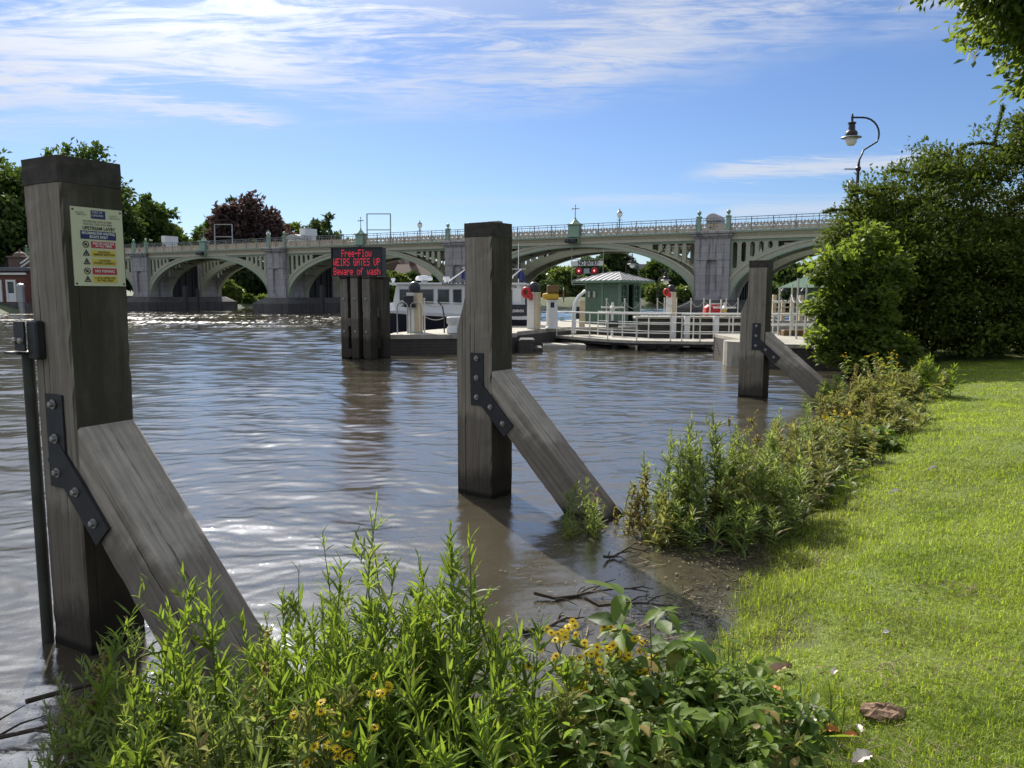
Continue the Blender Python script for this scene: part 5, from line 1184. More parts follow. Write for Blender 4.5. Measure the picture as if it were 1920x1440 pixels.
# ================================================================== HEDGE, SHRUB, OVERHANGING TREE
def big_plant(name, label, cat, loc, ells, ncl, per, clr, L, Wd, mat, seed, flat=.6, inner=.12, droop=-.25, zmin=None, front=None):
    r = np.random.default_rng(seed); t = T(name, label, cat, loc); P, O, tn = crown_points(ells, ncl, per, clr, r, flat, inner)
    if zmin is not None: kq = P[:, 2] > zmin; P, O, tn = P[kq], O[kq], tn[kq]
    D = O+r.normal(size=O.shape)*.75; D[:, 2] += droop; Nn = O*.6+r.normal(size=O.shape)*.5+np.array([0, 0, .7])
    diamonds('foliage', P, D, Nn, L*r.uniform(.6, 1.35, len(P)), Wd*r.uniform(.7, 1.3, len(P)), tn, mat, t); return t
hl_ = (12.6, 21.2, .35)
hd = big_plant('hedge', 'huge dark yew hedge filling the right side behind the lawn', 'hedge', hl_, [((.2, .3, 2.0), (3.3, 2.6, 3.5)), ((-2.2, -.3, 2.2), (1.7, 1.8, 2.5)), ((3.0, -.2, 3.0), (3.2, 2.6, 3.9)), ((-.8, -1.3, 1.5), (2.6, 1.3, 2.2)), ((2.2, -1.6, 1.6), (2.6, 1.2, 2.4)), ((-3.3, .1, 3.2), (.7, .6, .35)), ((-2.9, .2, 2.3), (.9, .7, .5)), ((-2.6, -1.5, 1.3), (1.2, .9, 1.5)), ((-2.1, .2, 3.9), (1.0, .8, .45)), ((-.7, .2, 4.9), (1.0, .8, .5)), ((1.4, -.6, 5.6), (1.2, 1.0, .6))], 2500, 62, .42, .13, .064, 'hedge', 21, .5, .38, -.1, .12)
r = np.random.default_rng(77); m = MB(); lv = Leaves()
for (x, y, z, dx, dz, L) in [(-3.2, -.2, 3.7, -.9, .35, 1.2), (-3.4, -.1, 3.0, -.9, -.2, 1.0), (-1.7, .2, 4.75, -.85, .45, .9), (-2.5, 0, 4.4, -.9, .1, 1.1), (.5, .3, 5.6, -.8, .2, 1.0), (.5, .3, 5.7, .1, 1, .9), (1.2, .2, 6.0, .8, .6, .8), (-3.0, -.4, 4.1, -.8, .5, .8)]:
    p0 = np.array([x, y, z]); d = np.array([dx, -.1, dz]); d = d/np.linalg.norm(d); pts = [p0+d*L*q+np.array([0, 0, -.35*L*q*q*(dz < .8)]) for q in np.linspace(-.3, 1, 7)]
    MB().tube(pts, [.035-.004*q for q in range(7)], 5).build('branch', 'bark', hd, True); n = int(420*L); tt = r.random(n); seg = np.array(pts); P = np.stack([np.interp(tt*6, range(7), seg[:, q]) for q in range(3)], 1)
    D = r.normal(size=(n, 3))+d*.9; lv.add(P, D, r.normal(size=(n, 3)), .10*r.uniform(.6, 1.3, n), .03, r.random(n))
lv.build('shoots', 'hedge', hd)
m = MB()
for x, y in ((-2.2, -.4), (-.5, -.6), (1.2, -.4), (2.8, -.3), (4, 0)): m.tube([(x, y, -.4), (x+.1, y, 1.2), (x+.3, y+.3, 3)], [.13, .10, .05], 7)
m.build('trunk', 'bark', hd, True)
sh_ = big_plant('shrub', 'light green leafy shrub at the left foot of the dark hedge', 'shrub', (8.15, 18.3, .2), [((.1, 0, 1.1), (.75, .7, 1.2)), ((.35, .3, 2.2), (.75, .6, .75)), ((-.65, -.1, 2.3), (.50, .42, .30)), ((-.5, 0, 1.5), (.6, .5, .30)), ((-.3, -.2, .75), (.75, .6, .45)), ((.25, .3, 2.95), (.45, .45, .30)), ((.3, -.2, .35), (1.0, .7, .55))], 430, 46, .22, .15, .085, 'shrub', 33, .55, .12, -.15, .0)
m = MB()
for a in range(6): m.tube([(.1*math.cos(a), .1*math.sin(a), -.3), (.25*math.cos(a), .2*math.sin(a), 1), (.6*math.cos(a*1.3), .4*math.sin(a), 2.2)], [.05, .035, .012], 6)
m.build('stems', 'bark', sh_, True)
ov = big_plant('overhanging_tree', 'leafy bough of a tree reaching in at the top right corner', 'tree', (9.50, 9.8, .4), [((-2.0, 0, 6.0), (2.0, 1.7, 1.7)), ((-1.9, 0, 4.6), (1.25, 1.1, .75)), ((.6, 0, 7), (2.6, 2.2, 2.4)), ((-3.0, .1, 5.7), (.9, .8, .8)), ((-1.2, -.2, 4.1), (.7, .6, .45))], 1700, 74, .26, .13, .058, 'shrub', 44, .7, .25, -.4)
MB().tube([(0, 0, -.5), (0, 0, 2), (-.2, 0, 4), (-1.0, 0, 5.3), (-2.4, .1, 5.9)], [.28, .24, .18, .10, .03], 9).build('trunk', 'bark', ov, True)
m = MB()
for q in ((-2.6, .3, 4.7), (-1.6, -.4, 4.4), (-2.8, -.3, 6.3), (-1.5, .5, 6.9)): m.tube([(-.5, 0, 4.6), ((q[0]-.5)/2, q[1]/2, (q[2]+4.9)/2), q], [.09, .05, .012], 6)
m.build('limb', 'bark', ov, True)

# ================================================================== HERBS OF THE BANK
def herb(kind, px, py_top, Y, label, n=5, spread=.14, seed=0, group=None, py_base=None, hmin=.2, name=None, cat='plant', dens=1.0, lscale=1.0):
    r = np.random.default_rng(seed+1000)
    tp = atY(px, py_top, Y); x0, y0 = tp[0], Y; g0 = gz1(x0, y0); H = max(tp[2]-g0, hmin)
    nm = name or {'willow': 'willowherb', 'grey': 'loosestrife', 'brown': 'dock', 'gold': 'ragwort', 'broad': 'broad_leaved_plant', 'olive': 'weed', 'reed': 'grass_tuft'}[kind]
    t = T(nm, label, cat, (x0, y0, g0), 0, group)
    st = MB(); lv = Leaves(); fl = Leaves(); rest = MB(); near_ = Y < 4; off_ = r.normal(0, .17)
    for i in range(n):
        h = H*(1 if i == 0 else r.uniform(.55, .97)); bx, by = (0, 0) if i == 0 else r.normal(0, spread, 2)
        ln = r.normal(0, .07, 2)*h; base = np.array([bx-ln[0], by-ln[1], -.03-.0*h]); top = np.array([bx, by, h]); 
        if i: top[:2] += r.normal(0, .06, 2)*h
        if i: st.build('stem', 'brownstem' if kind == 'brown' else 'stem', t); st = MB()
        if kind == 'brown' and near_ and fl.V: fl.build('seed_head', 'rust', t); fl = Leaves()
        bend = np.array([r.normal(0, .05), r.normal(0, .05), 0])*h
        def pt(q): q = np.asarray(q)[..., None]; return base+(top-base)*q+bend*4*q*(1-q)
        w = .0042 if Y < 4 else .005
        st.tube([pt(np.array(q)) for q in np.linspace(0, 1, 6)], [w*1.3, w*1.15, w, w*.8, w*.6, w*.3], 5, False)
        ax = nrm(top-base)
        if kind in ('willow', 'grey', 'olive'):
            m_ = int((50 if kind != 'olive' else 46)*h*dens)+8
            q = np.sort(r.uniform(.10, 1, m_)); az = np.arange(m_)*2.4+r.random(m_)*.8; el = np.radians((34 if kind == 'willow' else 24)+42*q**2+r.normal(0, 15, m_))
            D = np.stack([np.cos(az)*np.cos(el), np.sin(az)*np.cos(el), np.sin(el)], 1); L = lscale*(.128 if kind == 'willow' else .098)*np.clip(1.15-.75*q**4, .3, 1.2)*r.uniform(.65, 1.25, m_)*np.where(q < .3, .8, 1)
            lv.add(pt(q), D, np.array([0, 0, 1.])+r.normal(size=(m_, 3))*.3, L, L*(.155 if kind != 'olive' else .30), np.clip(.12+off_+.6*q+r.normal(0, .22, m_), 0, 1), r.uniform(.1, .5, m_))
            # short side shoots carrying small leaves
            for sidx in range(int(5*h*dens)+1):
                q0 = r.uniform(.35, .92); a = r.random()*6.28; Ls = .16*h*(1.1-q0)+.04; d = np.array([math.cos(a)*.7, math.sin(a)*.7, .75]); b0 = pt(np.array(q0))
                k_ = 9; qq = np.linspace(.1, 1, k_); az2 = np.arange(k_)*2.4; D = np.stack([np.cos(az2)*.8, np.sin(az2)*.8, np.full(k_, .5)], 1)+d*.8
                lv.add(b0+d*Ls*qq[:, None], D, np.array([0, 0, 1.])+r.normal(size=(k_, 3))*.3, lscale*.055*r.uniform(.7, 1.2, k_), .011*lscale, np.clip(.5+r.normal(0, .25, k_), 0, 1), .2)
                st.tube([b0, b0+d*Ls], [w*.5, w*.2], 4, False)
            if kind == 'grey' and seed == 121 and i == 0:
                m_ = 40; q = r.uniform(.86, 1.0, m_); D = r.normal(size=(m_, 3))+ax*.6; fl.add(pt(q), D, r.normal(size=(m_, 3)), .014, .010, r.random(m_))
        elif kind == 'brown':
            for sidx in range(int(16*dens)):
                q0 = r.uniform(.3, 1); a = r.random()*6.28; Ls = h*r.uniform(.1, .28)*(1.2-q0); d = np.array([math.cos(a)*.6, math.sin(a)*.6, .8]); b0 = pt(np.array(q0)); st.tube([b0, b0+d*Ls], [w*.5, w*.25], 4, False)
                m_ = 16; qq = r.random(m_); lv.add(b0+d*Ls*qq[:, None], r.normal(size=(m_, 3)), r.normal(size=(m_, 3)), .020, .013, 1.0, .25, True)
            m_ = int(22*h*dens); q = r.uniform(.05, .7, m_); az = r.random(m_)*6.28; lv.add(pt(q), np.stack([np.cos(az), np.sin(az), r.normal(.1, .4, m_)], 1), np.array([0, 0, 1.])+r.normal(size=(m_, 3))*.4, .07, .016, r.random(m_), .5)
        elif kind == 'gold':
            m_ = int(46*h*dens)+8; q = r.uniform(.08, .92, m_); az = np.arange(m_)*2.4; el = np.radians(r.normal(20, 20, m_))
            lv.add(pt(q), np.stack([np.cos(az)*np.cos(el), np.sin(az)*np.cos(el), np.sin(el)], 1), np.array([0, 0, 1.])+r.normal(size=(m_, 3))*.4, .075*r.uniform(.6, 1.2, m_)*lscale, .024*lscale, r.random(m_), .35)
            nf = int((8 if near_ else 9)*dens); 
            for f_ in range(nf):
                if not near_ and f_ > 5: break
                c = pt(np.array(1.0))+np.array([r.normal(0, .05), r.normal(0, .05), r.normal(-.02, .025)]); st.tube([pt(np.array(.86)), c], [w*.4, w*.3], 4, False)
                k_ = 13; a = np.arange(k_)*2*math.pi/k_; tilt = nrm(np.array([r.normal(0, .4), r.normal(-.3, .4), 1.])); u_ = nrm(np.cross(tilt, [1, 0, 0])); v_ = np.cross(tilt, u_)
                D = np.cos(a)[:, None]*u_+np.sin(a)[:, None]*v_+tilt*.12; fl.add(np.repeat(c[None], k_, 0)+D*.004, D, tilt, (.017 if near_ else .011)*lscale, (.0065 if near_ else .005)*lscale, r.uniform(.4, 1, k_), .2)
                if near_:
                    ho = fl.build('flower_head', 'petal', t); fl = Leaves(); rest.lathe(tuple(c), [(.004, -.006), (.006, .0), (.004, .004)], 6); rest.build('flower_centre', 'rust', ho); rest = MB(); continue
        elif kind == 'reed':
            m_ = 16; az = r.random(m_)*6.28; el = np.radians(r.uniform(45, 85, m_)); lv.add(base+r.normal(0, .03, (m_, 3))*[1, 1, 0], np.stack([np.cos(az)*np.cos(el), np.sin(az)*np.cos(el), np.sin(el)], 1), np.array([0, 0, 1.])+r.normal(size=(m_, 3))*.2, h*r.uniform(.5, 1.1, m_), .0095*r.uniform(.6, 1.3, m_), r.random(m_), r.uniform(.1, .55, m_))
        elif kind == 'broad':
            for sidx in range(int(11*dens)):
                q0 = r.uniform(.25, 1); a = r.random()*6.28; Ls = r.uniform(.10, .22)*min(1, h*1.6); e_ = r.uniform(.1, .7); d = np.array([math.cos(a)*math.cos(e_), math.sin(a)*math.cos(e_), math.sin(e_)]); b0 = pt(np.array(q0)); st.tube([b0, b0+d*Ls*.6, b0+d*Ls+np.array([0, 0, -.02])], [w*.5, w*.4, w*.25], 4, False)
                sd_ = nrm(np.cross(d, [0, 0, 1.]))
                for qq, sg in ((.55, 1), (.55, -1), (.8, 1), (.8, -1), (1., 0)):
                    D = sd_*sg*.9+d*(.5 if sg else 1.0)+np.array([0, 0, -.25])+r.normal(0, .28, 3); L = .098*r.uniform(.55, 1.3)*lscale; lv.add((b0+d*Ls*qq)[None], D[None], (np.array([0, 0, 1.])+r.normal(size=3)*.25)[None], L, L*.50, np.clip(.45+.6*(q0-.5)+r.normal(0, .25), 0, 1), r.uniform(.1, .7))
    if st.v: st.build('stem', 'brownstem' if kind == 'brown' else 'stem', t)
    if lv.V: lv.build('foliage', {'willow': 'willow', 'grey': 'willow_grey', 'brown': 'olive', 'gold': 'willow_grey', 'broad': 'broad', 'olive': 'olive', 'reed': 'willow'}[kind], t)
    if fl.V: fl.build({'brown': 'seed_head', 'grey': 'flower_spike'}.get(kind, 'flowers'), {'gold': 'petal', 'brown': 'rust', 'grey': 'purple'}.get(kind, 'petal'), t)
    if rest.v: rest.build('flower_centres', 'rust', t)
    return t
G1 = 'willowherb stems crowding the near bank'; G2 = 'dull loosestrife stems by the near post'; G3 = 'weeds along the lawn edge'
LW = 'tall bright willow leaved plant in the thick stand between the near and middle posts'; LG_ = 'dull narrow leaved plant crowding round the foot of the near mooring post'
fg = [('grey', 105, 1275, 2.85, 4), ('grey', 150, 1235, 3.0, 5), ('grey', 190, 1195, 3.1, 5), ('grey', 240, 1160, 3.0, 5), ('grey', 215, 1270, 2.7, 5), ('grey', 150, 1330, 2.55, 4), ('grey', 290, 1260, 2.65, 5), ('grey', 360, 1260, 2.6, 5), ('grey', 430, 1250, 2.65, 5), ('grey', 480, 1300, 2.5, 5), ('grey', 260, 1360, 2.4, 4), ('grey', 390, 1370, 2.4, 4),
      ('willow', 283, 1085, 3.05, 4), ('willow', 340, 1078, 3.0, 4), ('willow', 395, 1088, 3.0, 4), ('willow', 450, 1160, 3.0, 4), ('willow', 330, 1170, 2.75, 4), ('grey', 520, 1110, 3.1, 5), ('willow', 560, 1068, 3.15, 5), ('grey', 604, 998, 3.2, 3), ('willow', 640, 1050, 3.0, 5), ('grey', 709, 928, 3.15, 3), ('willow', 690, 1040, 2.95, 5), ('willow', 745, 1050, 2.9, 5), ('willow', 785, 1045, 3.05, 5), ('willow', 845, 985, 3.0, 4), ('willow', 880, 1000, 2.9, 4), ('willow', 825, 1085, 2.75, 5), ('willow', 620, 1150, 2.7, 5), ('willow', 700, 1140, 2.65, 6), ('willow', 770, 1160, 2.6, 6), ('willow', 860, 1150, 2.65, 5), ('willow', 930, 1190, 2.8, 3), ('willow', 968, 1165, 2.85, 2), ('willow', 1015, 1165, 2.75, 2), ('willow', 560, 1220, 2.5, 5), ('willow', 650, 1250, 2.4, 5), ('willow', 750, 1240, 2.4, 6), ('willow', 840, 1250, 2.4, 5), ('willow', 930, 1260, 2.45, 4), ('willow', 1000, 1260, 2.5, 4), ('willow', 500, 1200, 2.8, 5), ('willow', 880, 1330, 2.2, 5), ('willow', 300, 1330, 2.35, 3), ('willow', 690, 1360, 2.2, 5), ('willow', 790, 1350, 2.2, 5), ('willow', 1020, 1350, 2.3, 4), ('grey', 560, 1340, 2.25, 5), ('grey', 470, 1370, 2.25, 4)]
for i, (kd, px, py, Y, n) in enumerate(fg): herb(kd, px, py, Y, LG_ if kd == 'grey' and px < 500 else LW, n, .085, i, G2 if kd == 'grey' and px < 500 else G1)
for o in list(COL.objects):
    if o.parent is None and o.get('label') == LW: o['group'] = G1
herb('gold', 590, 1335, 2.38, 'yellow ragwort low in the stand left of the bottom centre', 6, .07, 60, 'yellow flowered ragwort', lscale=.88); herb('gold', 625, 1375, 2.3, 'lowest yellow ragwort cluster at the bottom of the photo', 4, .06, 61, 'yellow flowered ragwort', lscale=.88); herb('gold', 712, 1292, 2.45, 'single yellow ragwort head among tall stems', 1, .03, 62, 'yellow flowered ragwort', lscale=.88)
herb('gold', 1090, 1172, 2.9, 'yellow ragwort at the left of the flowering clump before the debris', 5, .07, 63, 'yellow flowered ragwort', lscale=.88); herb('gold', 1165, 1162, 2.95, 'yellow ragwort at the right of the flowering clump before the debris', 6, .08, 64, 'yellow flowered ragwort', lscale=.88); herb('gold', 1075, 1240, 2.75, 'lower yellow ragwort under the flowering clump', 4, .06, 65, 'yellow flowered ragwort', lscale=.88)
herb('broad', 1218, 1118, 2.9, 'elder seedling with big drooping leaves above the ragwort', 2, .05, 70, None, lscale=1.15)
for i, (px, py, Y, l) in enumerate([(1120, 1260, 2.65, 'left end'), (1190, 1250, 2.7, 'left middle'), (1260, 1245, 2.75, 'middle'), (1330, 1240, 2.75, 'top middle'), (1400, 1275, 2.7, 'right middle'), (1450, 1310, 2.6, 'right end'), (1300, 1330, 2.45, 'lower middle'), (1220, 1350, 2.35, 'lower left'), (1380, 1370, 2.4, 'lower right'), (1130, 1360, 2.35, 'lowest left'), (1450, 1400, 2.35, 'lowest right')]): herb('broad', px, py, Y, f'dark broad leaved plant at the {l} of the leafy mound beside the lawn', 9, .11, 80+i, 'broad leaved plants in the mound beside the lawn', dens=1.15, lscale=.62)
for i, (kd, px, py, Y, n, lab) in enumerate([('brown', 200, 1230, 2.95, 3, 'brown seeding weed among the dull plants at the near post foot'), ('brown', 500, 1190, 2.7, 3, 'brown dead stems in the stand right of the near brace'), ('olive', 640, 1290, 2.35, 5, 'olive leaved weed low in the middle of the stand'), ('olive', 1060, 1300, 2.5, 5, 'olive leaved weed between the tall stand and the leafy mound'), ('olive', 360, 1330, 2.4, 5, 'olive leaved weed below the near brace'), ('reed', 700, 1330, 2.3, 2, 'long bladed grass tuft at the bottom centre of the stand'), ('reed', 420, 1300, 2.45, 2, 'long bladed grass tuft below the near brace'), ('reed', 975, 1290, 2.5, 2, 'long bladed grass tuft left of the leafy mound'), ('reed', 1345, 1190, 3.3, 2, 'grass tuft at the water edge above the leafy mound'), ('reed', 1500, 1270, 2.9, 2, 'grass tuft at the right end of the leafy mound'), ('willow', 1290, 1225, 2.85, 3, 'lone willowherb rising out of the leafy mound'), ('grey', 1150, 1230, 2.7, 4, 'dull loosestrife under the yellow ragwort clump'), ('olive', 1420, 1330, 2.55, 5, 'olive weed mixed into the right of the leafy mound'), ('olive', 1230, 1400, 2.3, 5, 'olive weed at the bottom of the leafy mound')]): herb(kd, px, py, Y, lab, n, .07, 400+i)
# by the middle brace foot
herb('grey', 1085, 890, 6.0, 'dark loosestrife growing up against the foot of the middle brace', 9, .11, 120, None, dens=1.2); herb('grey', 1118, 915, 5.95, 'loosestrife with a purple flower spike on the middle brace', 4, .06, 121); herb('grey', 1186, 905, 6.3, 'thin weed standing alone in water right of the middle brace', 2, .04, 122)
rb = [('reed', 1590, 860, 7.2, 'long bright grass tuft at the lawn shadow', 3), ('reed', 1560, 900, 6.9, 'long grass tuft left of the bright one', 3), ('reed', 1470, 960, 5.9, 'long dark grass tuft at the clump foot', 3), ('reed', 1700, 800, 9.2, 'long grass tuft by the lawn edge near the hedge', 3), ('brown', 1215, 880, 6.1, 'sparse rusty dock in the water at the left of the bank weeds', 5), ('grey', 1262, 850, 6.2, 'short green loosestrife just left of the tall green clump', 6), ('grey', 1290, 790, 6.0, 'tall green loosestrife at the left of the bank clump', 8), ('grey', 1335, 762, 6.1, 'tallest green loosestrife in the middle of the bank clump', 10), ('grey', 1378, 790, 6.3, 'green loosestrife at the right of the bank clump', 8), ('brown', 1420, 770, 6.9, 'brown seeding weed behind the far mooring post reflection', 7), ('grey', 1455, 800, 6.2, 'dark leafy loosestrife nearest the lawn', 9), ('olive', 1440, 850, 6.4, 'yellowish weed between the two loosestrife clumps', 5), ('olive', 1490, 790, 7.6, 'olive green weed behind the dark leafy loosestrife', 9), ('grey', 1510, 750, 8.4, 'green weed before the foot of the far brace', 8), ('olive', 1545, 790, 8.0, 'olive weed right of the far mooring post foot', 9), ('gold', 1570, 770, 9.0, 'yellow topped weed in the middle of the bank row', 9), ('olive', 1600, 780, 8.6, 'leafy olive weed at the lawn edge', 9), ('broad', 1640, 800, 8.9, 'broad dark weed at the lawn edge beyond the shadow', 7), ('brown', 1600, 720, 10.8, 'reddish brown weed before the leafy shrub', 9), ('olive', 1630, 700, 11.6, 'yellowish weed high in the bank row', 9), ('olive', 1670, 740, 10.6, 'olive weed near the far end of the row', 9), ('brown', 1640, 672, 13.2, 'red seeded dock under the leafy shrub', 8), ('gold', 1670, 660, 13.6, 'yellow flowered weed before the dark hedge', 10), ('olive', 1710, 690, 13.0, 'tall olive weed before the dark hedge', 9), ('willow', 1745, 668, 13.2, 'bright willowherb at the right end of the bank row', 5), ('olive', 1690, 700, 14.2, 'shaded weed at the far end of the row', 9), ('grey', 1570, 705, 12.6, 'green weed at the end of the far brace', 9), ('olive', 1560, 735, 11.2, 'olive weed left of the reddish brown weed', 9), ('olive', 1500, 830, 7.0, 'low olive weed behind the clump shadow', 8), ('olive', 1400, 880, 6.0, 'low olive weed between the loosestrife clumps', 7), ('olive', 1250, 930, 5.8, 'low brownish weed in the water at the clump foot', 7), ('olive', 1680, 780, 9.8, 'leafy weed at the lawn edge near the hedge', 9), ('olive', 1530, 860, 7.3, 'long grassy weed at the edge of the lawn shadow', 8), ('grey', 1320, 900, 5.7, 'low leafy loosestrife in front of the tall clump', 9), ('grey', 1375, 910, 5.8, 'low dark loosestrife at the foot of the tall clump', 8)]
for i, (kd, px, py, Y, lab, n) in enumerate(rb): herb(kd, px, py, Y, lab, n+3, .11+.008*Y, 140+i, G3, dens=1.5 if Y < 9 else 1.3, lscale=1.1 if Y < 9 else 1.5)

# ================================================================== GRASS
def grass():
    r = np.random.default_rng(11); Xs = []; 
    for (y0, y1, dn) in ((1.6, 3.2, 14500), (3.2, 5, 9600), (5, 8, 5200), (8, 12, 2600), (12, 19, 1200)):
        xw0, xw1 = -.3, y1*.80+1.2; n = int((y1-y0)*(xw1-xw0)*dn); x = r.uniform(xw0, xw1, n); y = r.uniform(y0, y1, n); s = shore_s(x, y)
        ed = (fbm(x*2.2, y*2.2, 33)-.45)*.35
        kq = (s+ed > -.10) & (x < y*.76+.8); Xs.append(np.stack([x[kq], y[kq]], 1))
    Q = np.concatenate(Xs); n = len(Q); x, y = Q[:, 0], Q[:, 1]; z = gz(x, y)
    lump = fbm(x*3.2, y*3.2, 5); worn = fbm(x*1.1+4, y*1.1, 15); keep = r.random(n) < np.clip(1.3-.9*np.clip(.40-lump, 0, 1)*4, .5, 1); x, y, z, lump, worn = (a[keep] for a in (x, y, z, lump, worn)); n = len(x)
    edge = np.exp(-np.clip(shore_s(x, y), 0, 9)/.35)
    H = (.021+.060*np.clip(lump-.12, 0, 1)**1.5+.030*edge)*r.uniform(.45, 1.6, n); az = r.random(n)*6.28+0; lean = np.abs(r.normal(.95, .55, n))
    wd = np.clip(.0019+.00042*y, .0024, .009)*r.uniform(.7, 1.3, n); d = np.stack([np.cos(az), np.sin(az)], 1); sd_ = np.stack([-d[:, 1], d[:, 0]], 1)
    B = np.stack([x, y, z-.004], 1); V = np.zeros((n, 5, 3)); 
    def at(q, w):
        c = B.copy(); c[:, :2] += d*(H*lean*q*q)[:, None]; c[:, 2] += H*q*(1-.36*np.clip(lean, 0, 1.5)*q)
        return c, sd_*(wd*w*.5)[:, None]
    c, w = at(0, 1.); V[:, 0, :] = c; V[:, 1, :] = c; V[:, 0, :2] -= w; V[:, 1, :2] += w
    c, w = at(.55, .85); V[:, 2, :] = c; V[:, 3, :] = c; V[:, 2, :2] -= w; V[:, 3, :2] += w
    c, w = at(1., 0); V[:, 4, :] = c
    b = np.arange(n)[:, None]*5; tone = np.clip(-.14+1.45*fbm(x*1.5, y*1.5, 8)+r.normal(0, .27, n)-.25*edge, 0, 1)
    dry = r.random(n) < .07+.22*np.clip((.46-worn)*6, 0, 1)
    for nm, msk, mt_ in (('grass', ~dry, 'grass'), ('dry_grass', dry, 'olive')):
        k_ = np.where(msk)[0]; Vm = V[k_].reshape(-1, 3); bb = np.arange(len(k_))[:, None]*5
        o = build_np(nm, Vm, bb+np.array([[2, 3, 4]]), bb+np.array([[0, 1, 3, 2]]), mt_, None, np.repeat(tone[k_], 5)); tag(o, 'short sunlit lawn grass on the river bank' if nm == 'grass' else 'dry straw coloured grass blades in the lawn', 'grass', kind='stuff')
grass()
r = np.random.default_rng(29); n = 1900; y = 1.9+6.5*r.random(n)**1.4; x = r.uniform(.2, 1, n)*y*.74+.4; kq = (shore_s(x, y) > .15) & (fbm(x*2.1+9, y*2.1, 61) > .50); x, y = x[kq], y[kq]; n = len(x); az = r.random(n)*6.28; lv = Leaves(); L = .020*r.uniform(.6, 1.7, n)
lv.add(np.stack([x, y, gz(x, y)+r.uniform(.006, .03, n)], 1), np.stack([np.cos(az), np.sin(az), r.normal(.15, .3, n)], 1), np.array([0, 0, 1.])+r.normal(size=(n, 3))*.35, L, L*.6, r.random(n), .3)
tag(lv.build('lawn_clover', 'willow'), 'clover and small weed leaves scattered through the lawn', 'clover', kind='stuff')
# low green cover under the foreground stand and along the waterline weeds
r = np.random.default_rng(19); n = 9000; x = r.uniform(-2.0, 1.0, n); y = r.uniform(1.9, 3.1, n); s = shore_s(x, y); kq = (s > -1.3) & (s < .45) & (x < .95); x, y = x[kq], y[kq]
n2 = 3800; ty = r.uniform(6.6, 15, n2); tx = np.interp(ty, SHORE[:, 1], SHORE[:, 0])+r.normal(-.05, .28, n2); x = np.concatenate([x, tx]); y = np.concatenate([y, ty]); n = len(x)
z = np.maximum(gz(x, y), -.05)+r.uniform(0, .22, n)*np.where(y < 4, 1, .9); az = r.random(n)*6.28; lv = Leaves(); L = .07*r.uniform(.6, 1.3, n)*(1+.05*y)
lv.add(np.stack([x, y, z], 1), np.stack([np.cos(az), np.sin(az), r.normal(.2, .4, n)], 1), np.array([0, 0, 1.])+r.normal(size=(n, 3))*.5, L, L*.33, r.random(n)*.7, .4)
tag(lv.build('undergrowth', 'willow_grey'), 'low tangled undergrowth beneath the bank plants', 'undergrowth', kind='stuff')

# ================================================================== DEBRIS, TWIGS, FALLEN LEAVES
r = np.random.default_rng(23); m = MB()
for i in range(1500):
    y = r.uniform(3.3, 6.6); x = np.interp(y, SHORE[:, 1], SHORE[:, 0])-abs(r.normal(0, .75))+.12
    if r.random() > np.clip(.25+1.3*vnoise(np.array([x*2.2]), np.array([y*2.2]), 4)[0]-.35, 0, 1): continue
    a = r.normal(.3, .9); L = r.uniform(.003, .020)*(4 if r.random() < .07 else 1); dx, dy = math.cos(a)*L, math.sin(a)*L; zz_ = .012
    if gz1(x, y) > .0: continue
    m.bar((x-dx, y-dy, zz_), (x+dx, y+dy, zz_+r.uniform(-.002, .004)), r.uniform(.002, .009), .002)
tag(m.build('floating_debris', 'straw'), 'scum of straw and bits floating by the bank', 'debris', kind='stuff')
m = MB()
for i in range(900):
    y = r.uniform(3.0, 6.4); x = np.interp(y, SHORE[:, 1], SHORE[:, 0])+r.normal(-.08, .20); a = r.random()*6.28; L = r.uniform(.006, .04); z = max(.010, gz1(x, y)+.006)
    m.bar((x-math.cos(a)*L, y-math.sin(a)*L, z), (x+math.cos(a)*L, y+math.sin(a)*L, z+r.uniform(0, .008)), r.uniform(.002, .007), .003)
tag(m.build('wrack', 'twig'), 'dark wrack of sodden stems left along the waterline', 'debris', kind='stuff')
m = MB()
for i in range(420):
    cx_, cy_ = [(2.55, 4.15), (1.75, 3.25), (1.35, 2.75), (1.55, 2.5), (2.0, 3.9), (2.35, 3.2)][r.integers(6)]; x, y = cx_+r.normal(0, .14), cy_+r.normal(0, .10); a = r.random()*6.28; L = r.uniform(.006, .035)*(1 if r.random() < .9 else 1.8); z = gz1(x, y)+r.uniform(.012, .035)
    m.bar((x-math.cos(a)*L, y-math.sin(a)*L, z), (x+math.cos(a)*L, y+math.sin(a)*L, z+r.uniform(-.01, .02)), r.uniform(.0014, .0035), .002)
tag(m.build('straw_litter', 'straw'), 'patches of dead straw lying in the lawn', 'straw', kind='stuff')
def branch(px, py, lab, L, az, seed, zoff=.02):
    r = np.random.default_rng(seed); p = atz(px, py, .0); o_ = Vector((p[0], p[1], zoff)); m = MB(); d = Vector((math.cos(az), math.sin(az), 0)); pts = [d*L*q+Vector((r.normal(0, .02), r.normal(0, .02), .02*math.sin(q*7)+.01)) for q in np.linspace(-.5, .5, 7)]; m.tube(pts, [.012, .011, .010, .009, .007, .005, .003], 6)
    for k_ in range(6): b0 = pts[r.integers(1, 6)]; a = az+r.choice([-1, 1])*r.uniform(.5, 1.1); e_ = b0+Vector((math.cos(a), math.sin(a), r.uniform(-.05, .25)))*L*r.uniform(.15, .35); m.tube([b0, (b0+e_)/2+Vector((0, 0, .015)), e_], [.006, .005, .002], 5)
    o = m.build('dead_branch', 'twig', None, True); o.location = o_; tag(o, lab, 'branch', 'dead branches floating at the bank')
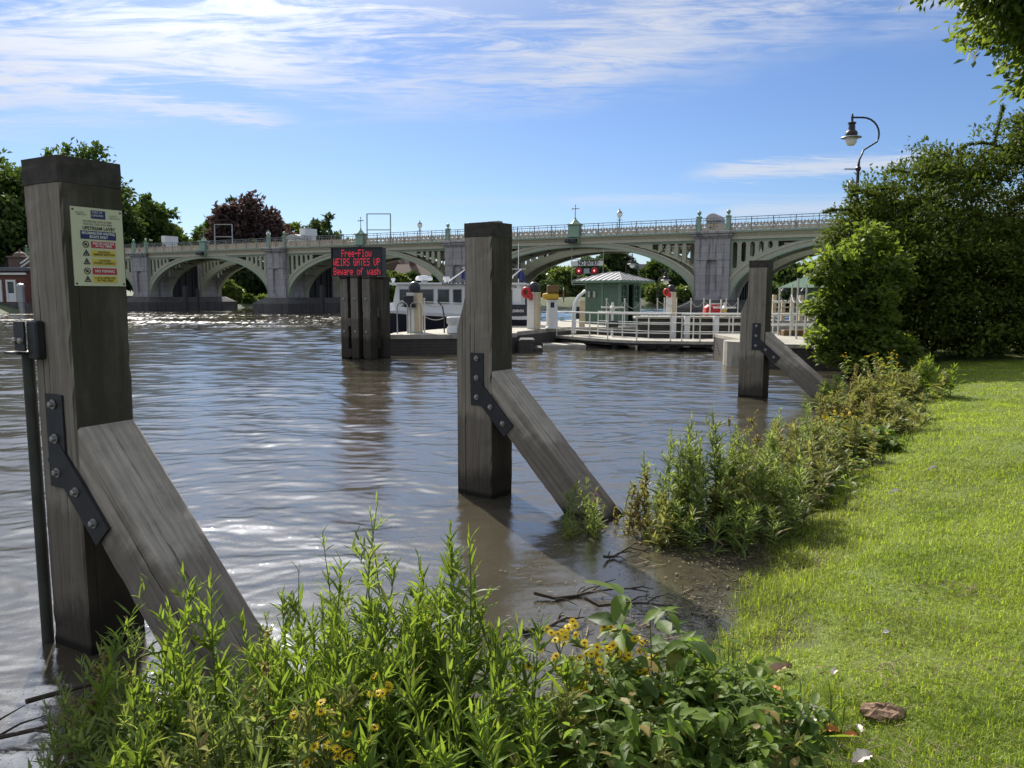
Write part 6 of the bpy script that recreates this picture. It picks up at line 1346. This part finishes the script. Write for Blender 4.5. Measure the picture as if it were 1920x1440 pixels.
branch(1110, 1120, 'many twigged dead branch floating in front of the flowering clump', .75, .1, 1); branch(1180, 1150, 'arched dead branch just above the yellow flowers', .55, -.3, 2, .05); branch(1170, 1045, 'short dead branch floating below the middle brace foot', .4, .2, 3); branch(70, 1390, 'long bent dead branch in the bottom left corner', .8, .25, 4, .04); branch(215, 1290, 'thin dead branch slanting beside the near post foot', .7, .9, 5, .08); branch(1040, 1180, 'dark twig drifting left of the flowering clump', .45, .5, 6)
def fallen(px, py, lab, mat, L, az, w=.45):
    p = atz(px, py, .28); z = gz1(p[0], p[1]); V_ = []; n = 9
    for i in range(n):
        q = i/(n-1); hw = w*L*.5*math.sin(math.pi*min(1, q*1.02+.02))**.8*(1+.18*(-1)**i); zc = .02*L/.1*math.sin(q*3)
        V_ += [(q*L, hw, zc+.018*L/.1), (q*L, 0, zc), (q*L, -hw, zc+.012*L/.1)]
    F_ = []
    for i in range(n-1):
        for k_ in (0, 1): F_.append((i*3+k_, i*3+k_+1, i*3+4+k_, i*3+3+k_))
    o = MB().add(V_, F_).build('fallen_leaf', mat); o.location = (p[0], p[1], z+.020); o.rotation_euler = (.1, -.06, az); tag(o, lab, 'leaf', 'dead leaves lying on the lawn')
fallen(1440, 1225, 'long tan dead leaf near the waterline on the lawn', 'deadleaf', .16, .5, .3); fallen(1470, 1265, 'small orange dead leaf above the leafy mound', 'orangeleaf', .08, 2.1); fallen(1500, 1315, 'big bleached leaf right of the leafy mound', 'paleleaf', .15, .1, .6); fallen(1535, 1330, 'orange leaf right of the bleached leaf', 'orangeleaf', .09, -.3); fallen(1525, 1395, 'pale feathery leaf at the lower edge of the lawn', 'paleleaf', .12, 1.5, .35); fallen(1615, 1345, 'small white leaf standing in the lawn', 'paleleaf', .06, 1.4); fallen(1655, 1168, 'single white leaf in the middle of the lawn', 'paleleaf', .05, .2); fallen(1583, 1345, 'orange curled leaf in the straw', 'orangeleaf', .06, 0); fallen(1600, 1395, 'grey white leaf at the bottom of the lawn', 'paleleaf', .10, .4, .5); fallen(1740, 870, 'pale leaf far up the lawn', 'paleleaf', .12, .2, .3); fallen(1670, 905, 'grey pale leaf by the lawn shadow', 'paleleaf', .11, .1, .35); fallen(1560, 1235, 'white scrap of leaf left of the worn patch', 'paleleaf', .06, .8)
p = atz(1658, 1315, .27); r = np.random.default_rng(3); m = MB().lathe((0, 0, 0), [(.062, -.03), (.072, .002), (.066, .014), (.05, .022), (.028, .025), (.006, .022)], 15)
m.v = [(x*(1+r.normal(0, .10)), y*(1+r.normal(0, .10)), z+r.normal(0, .006)) for x, y, z in m.v]
o = m.build('bark_lump', 'barkflake'); o.location = (p[0], p[1], gz1(p[0], p[1])+.012); o.scale = (1.25, .8, 1); tag(o, 'rough brown lump of bark set in the lawn', 'bark')
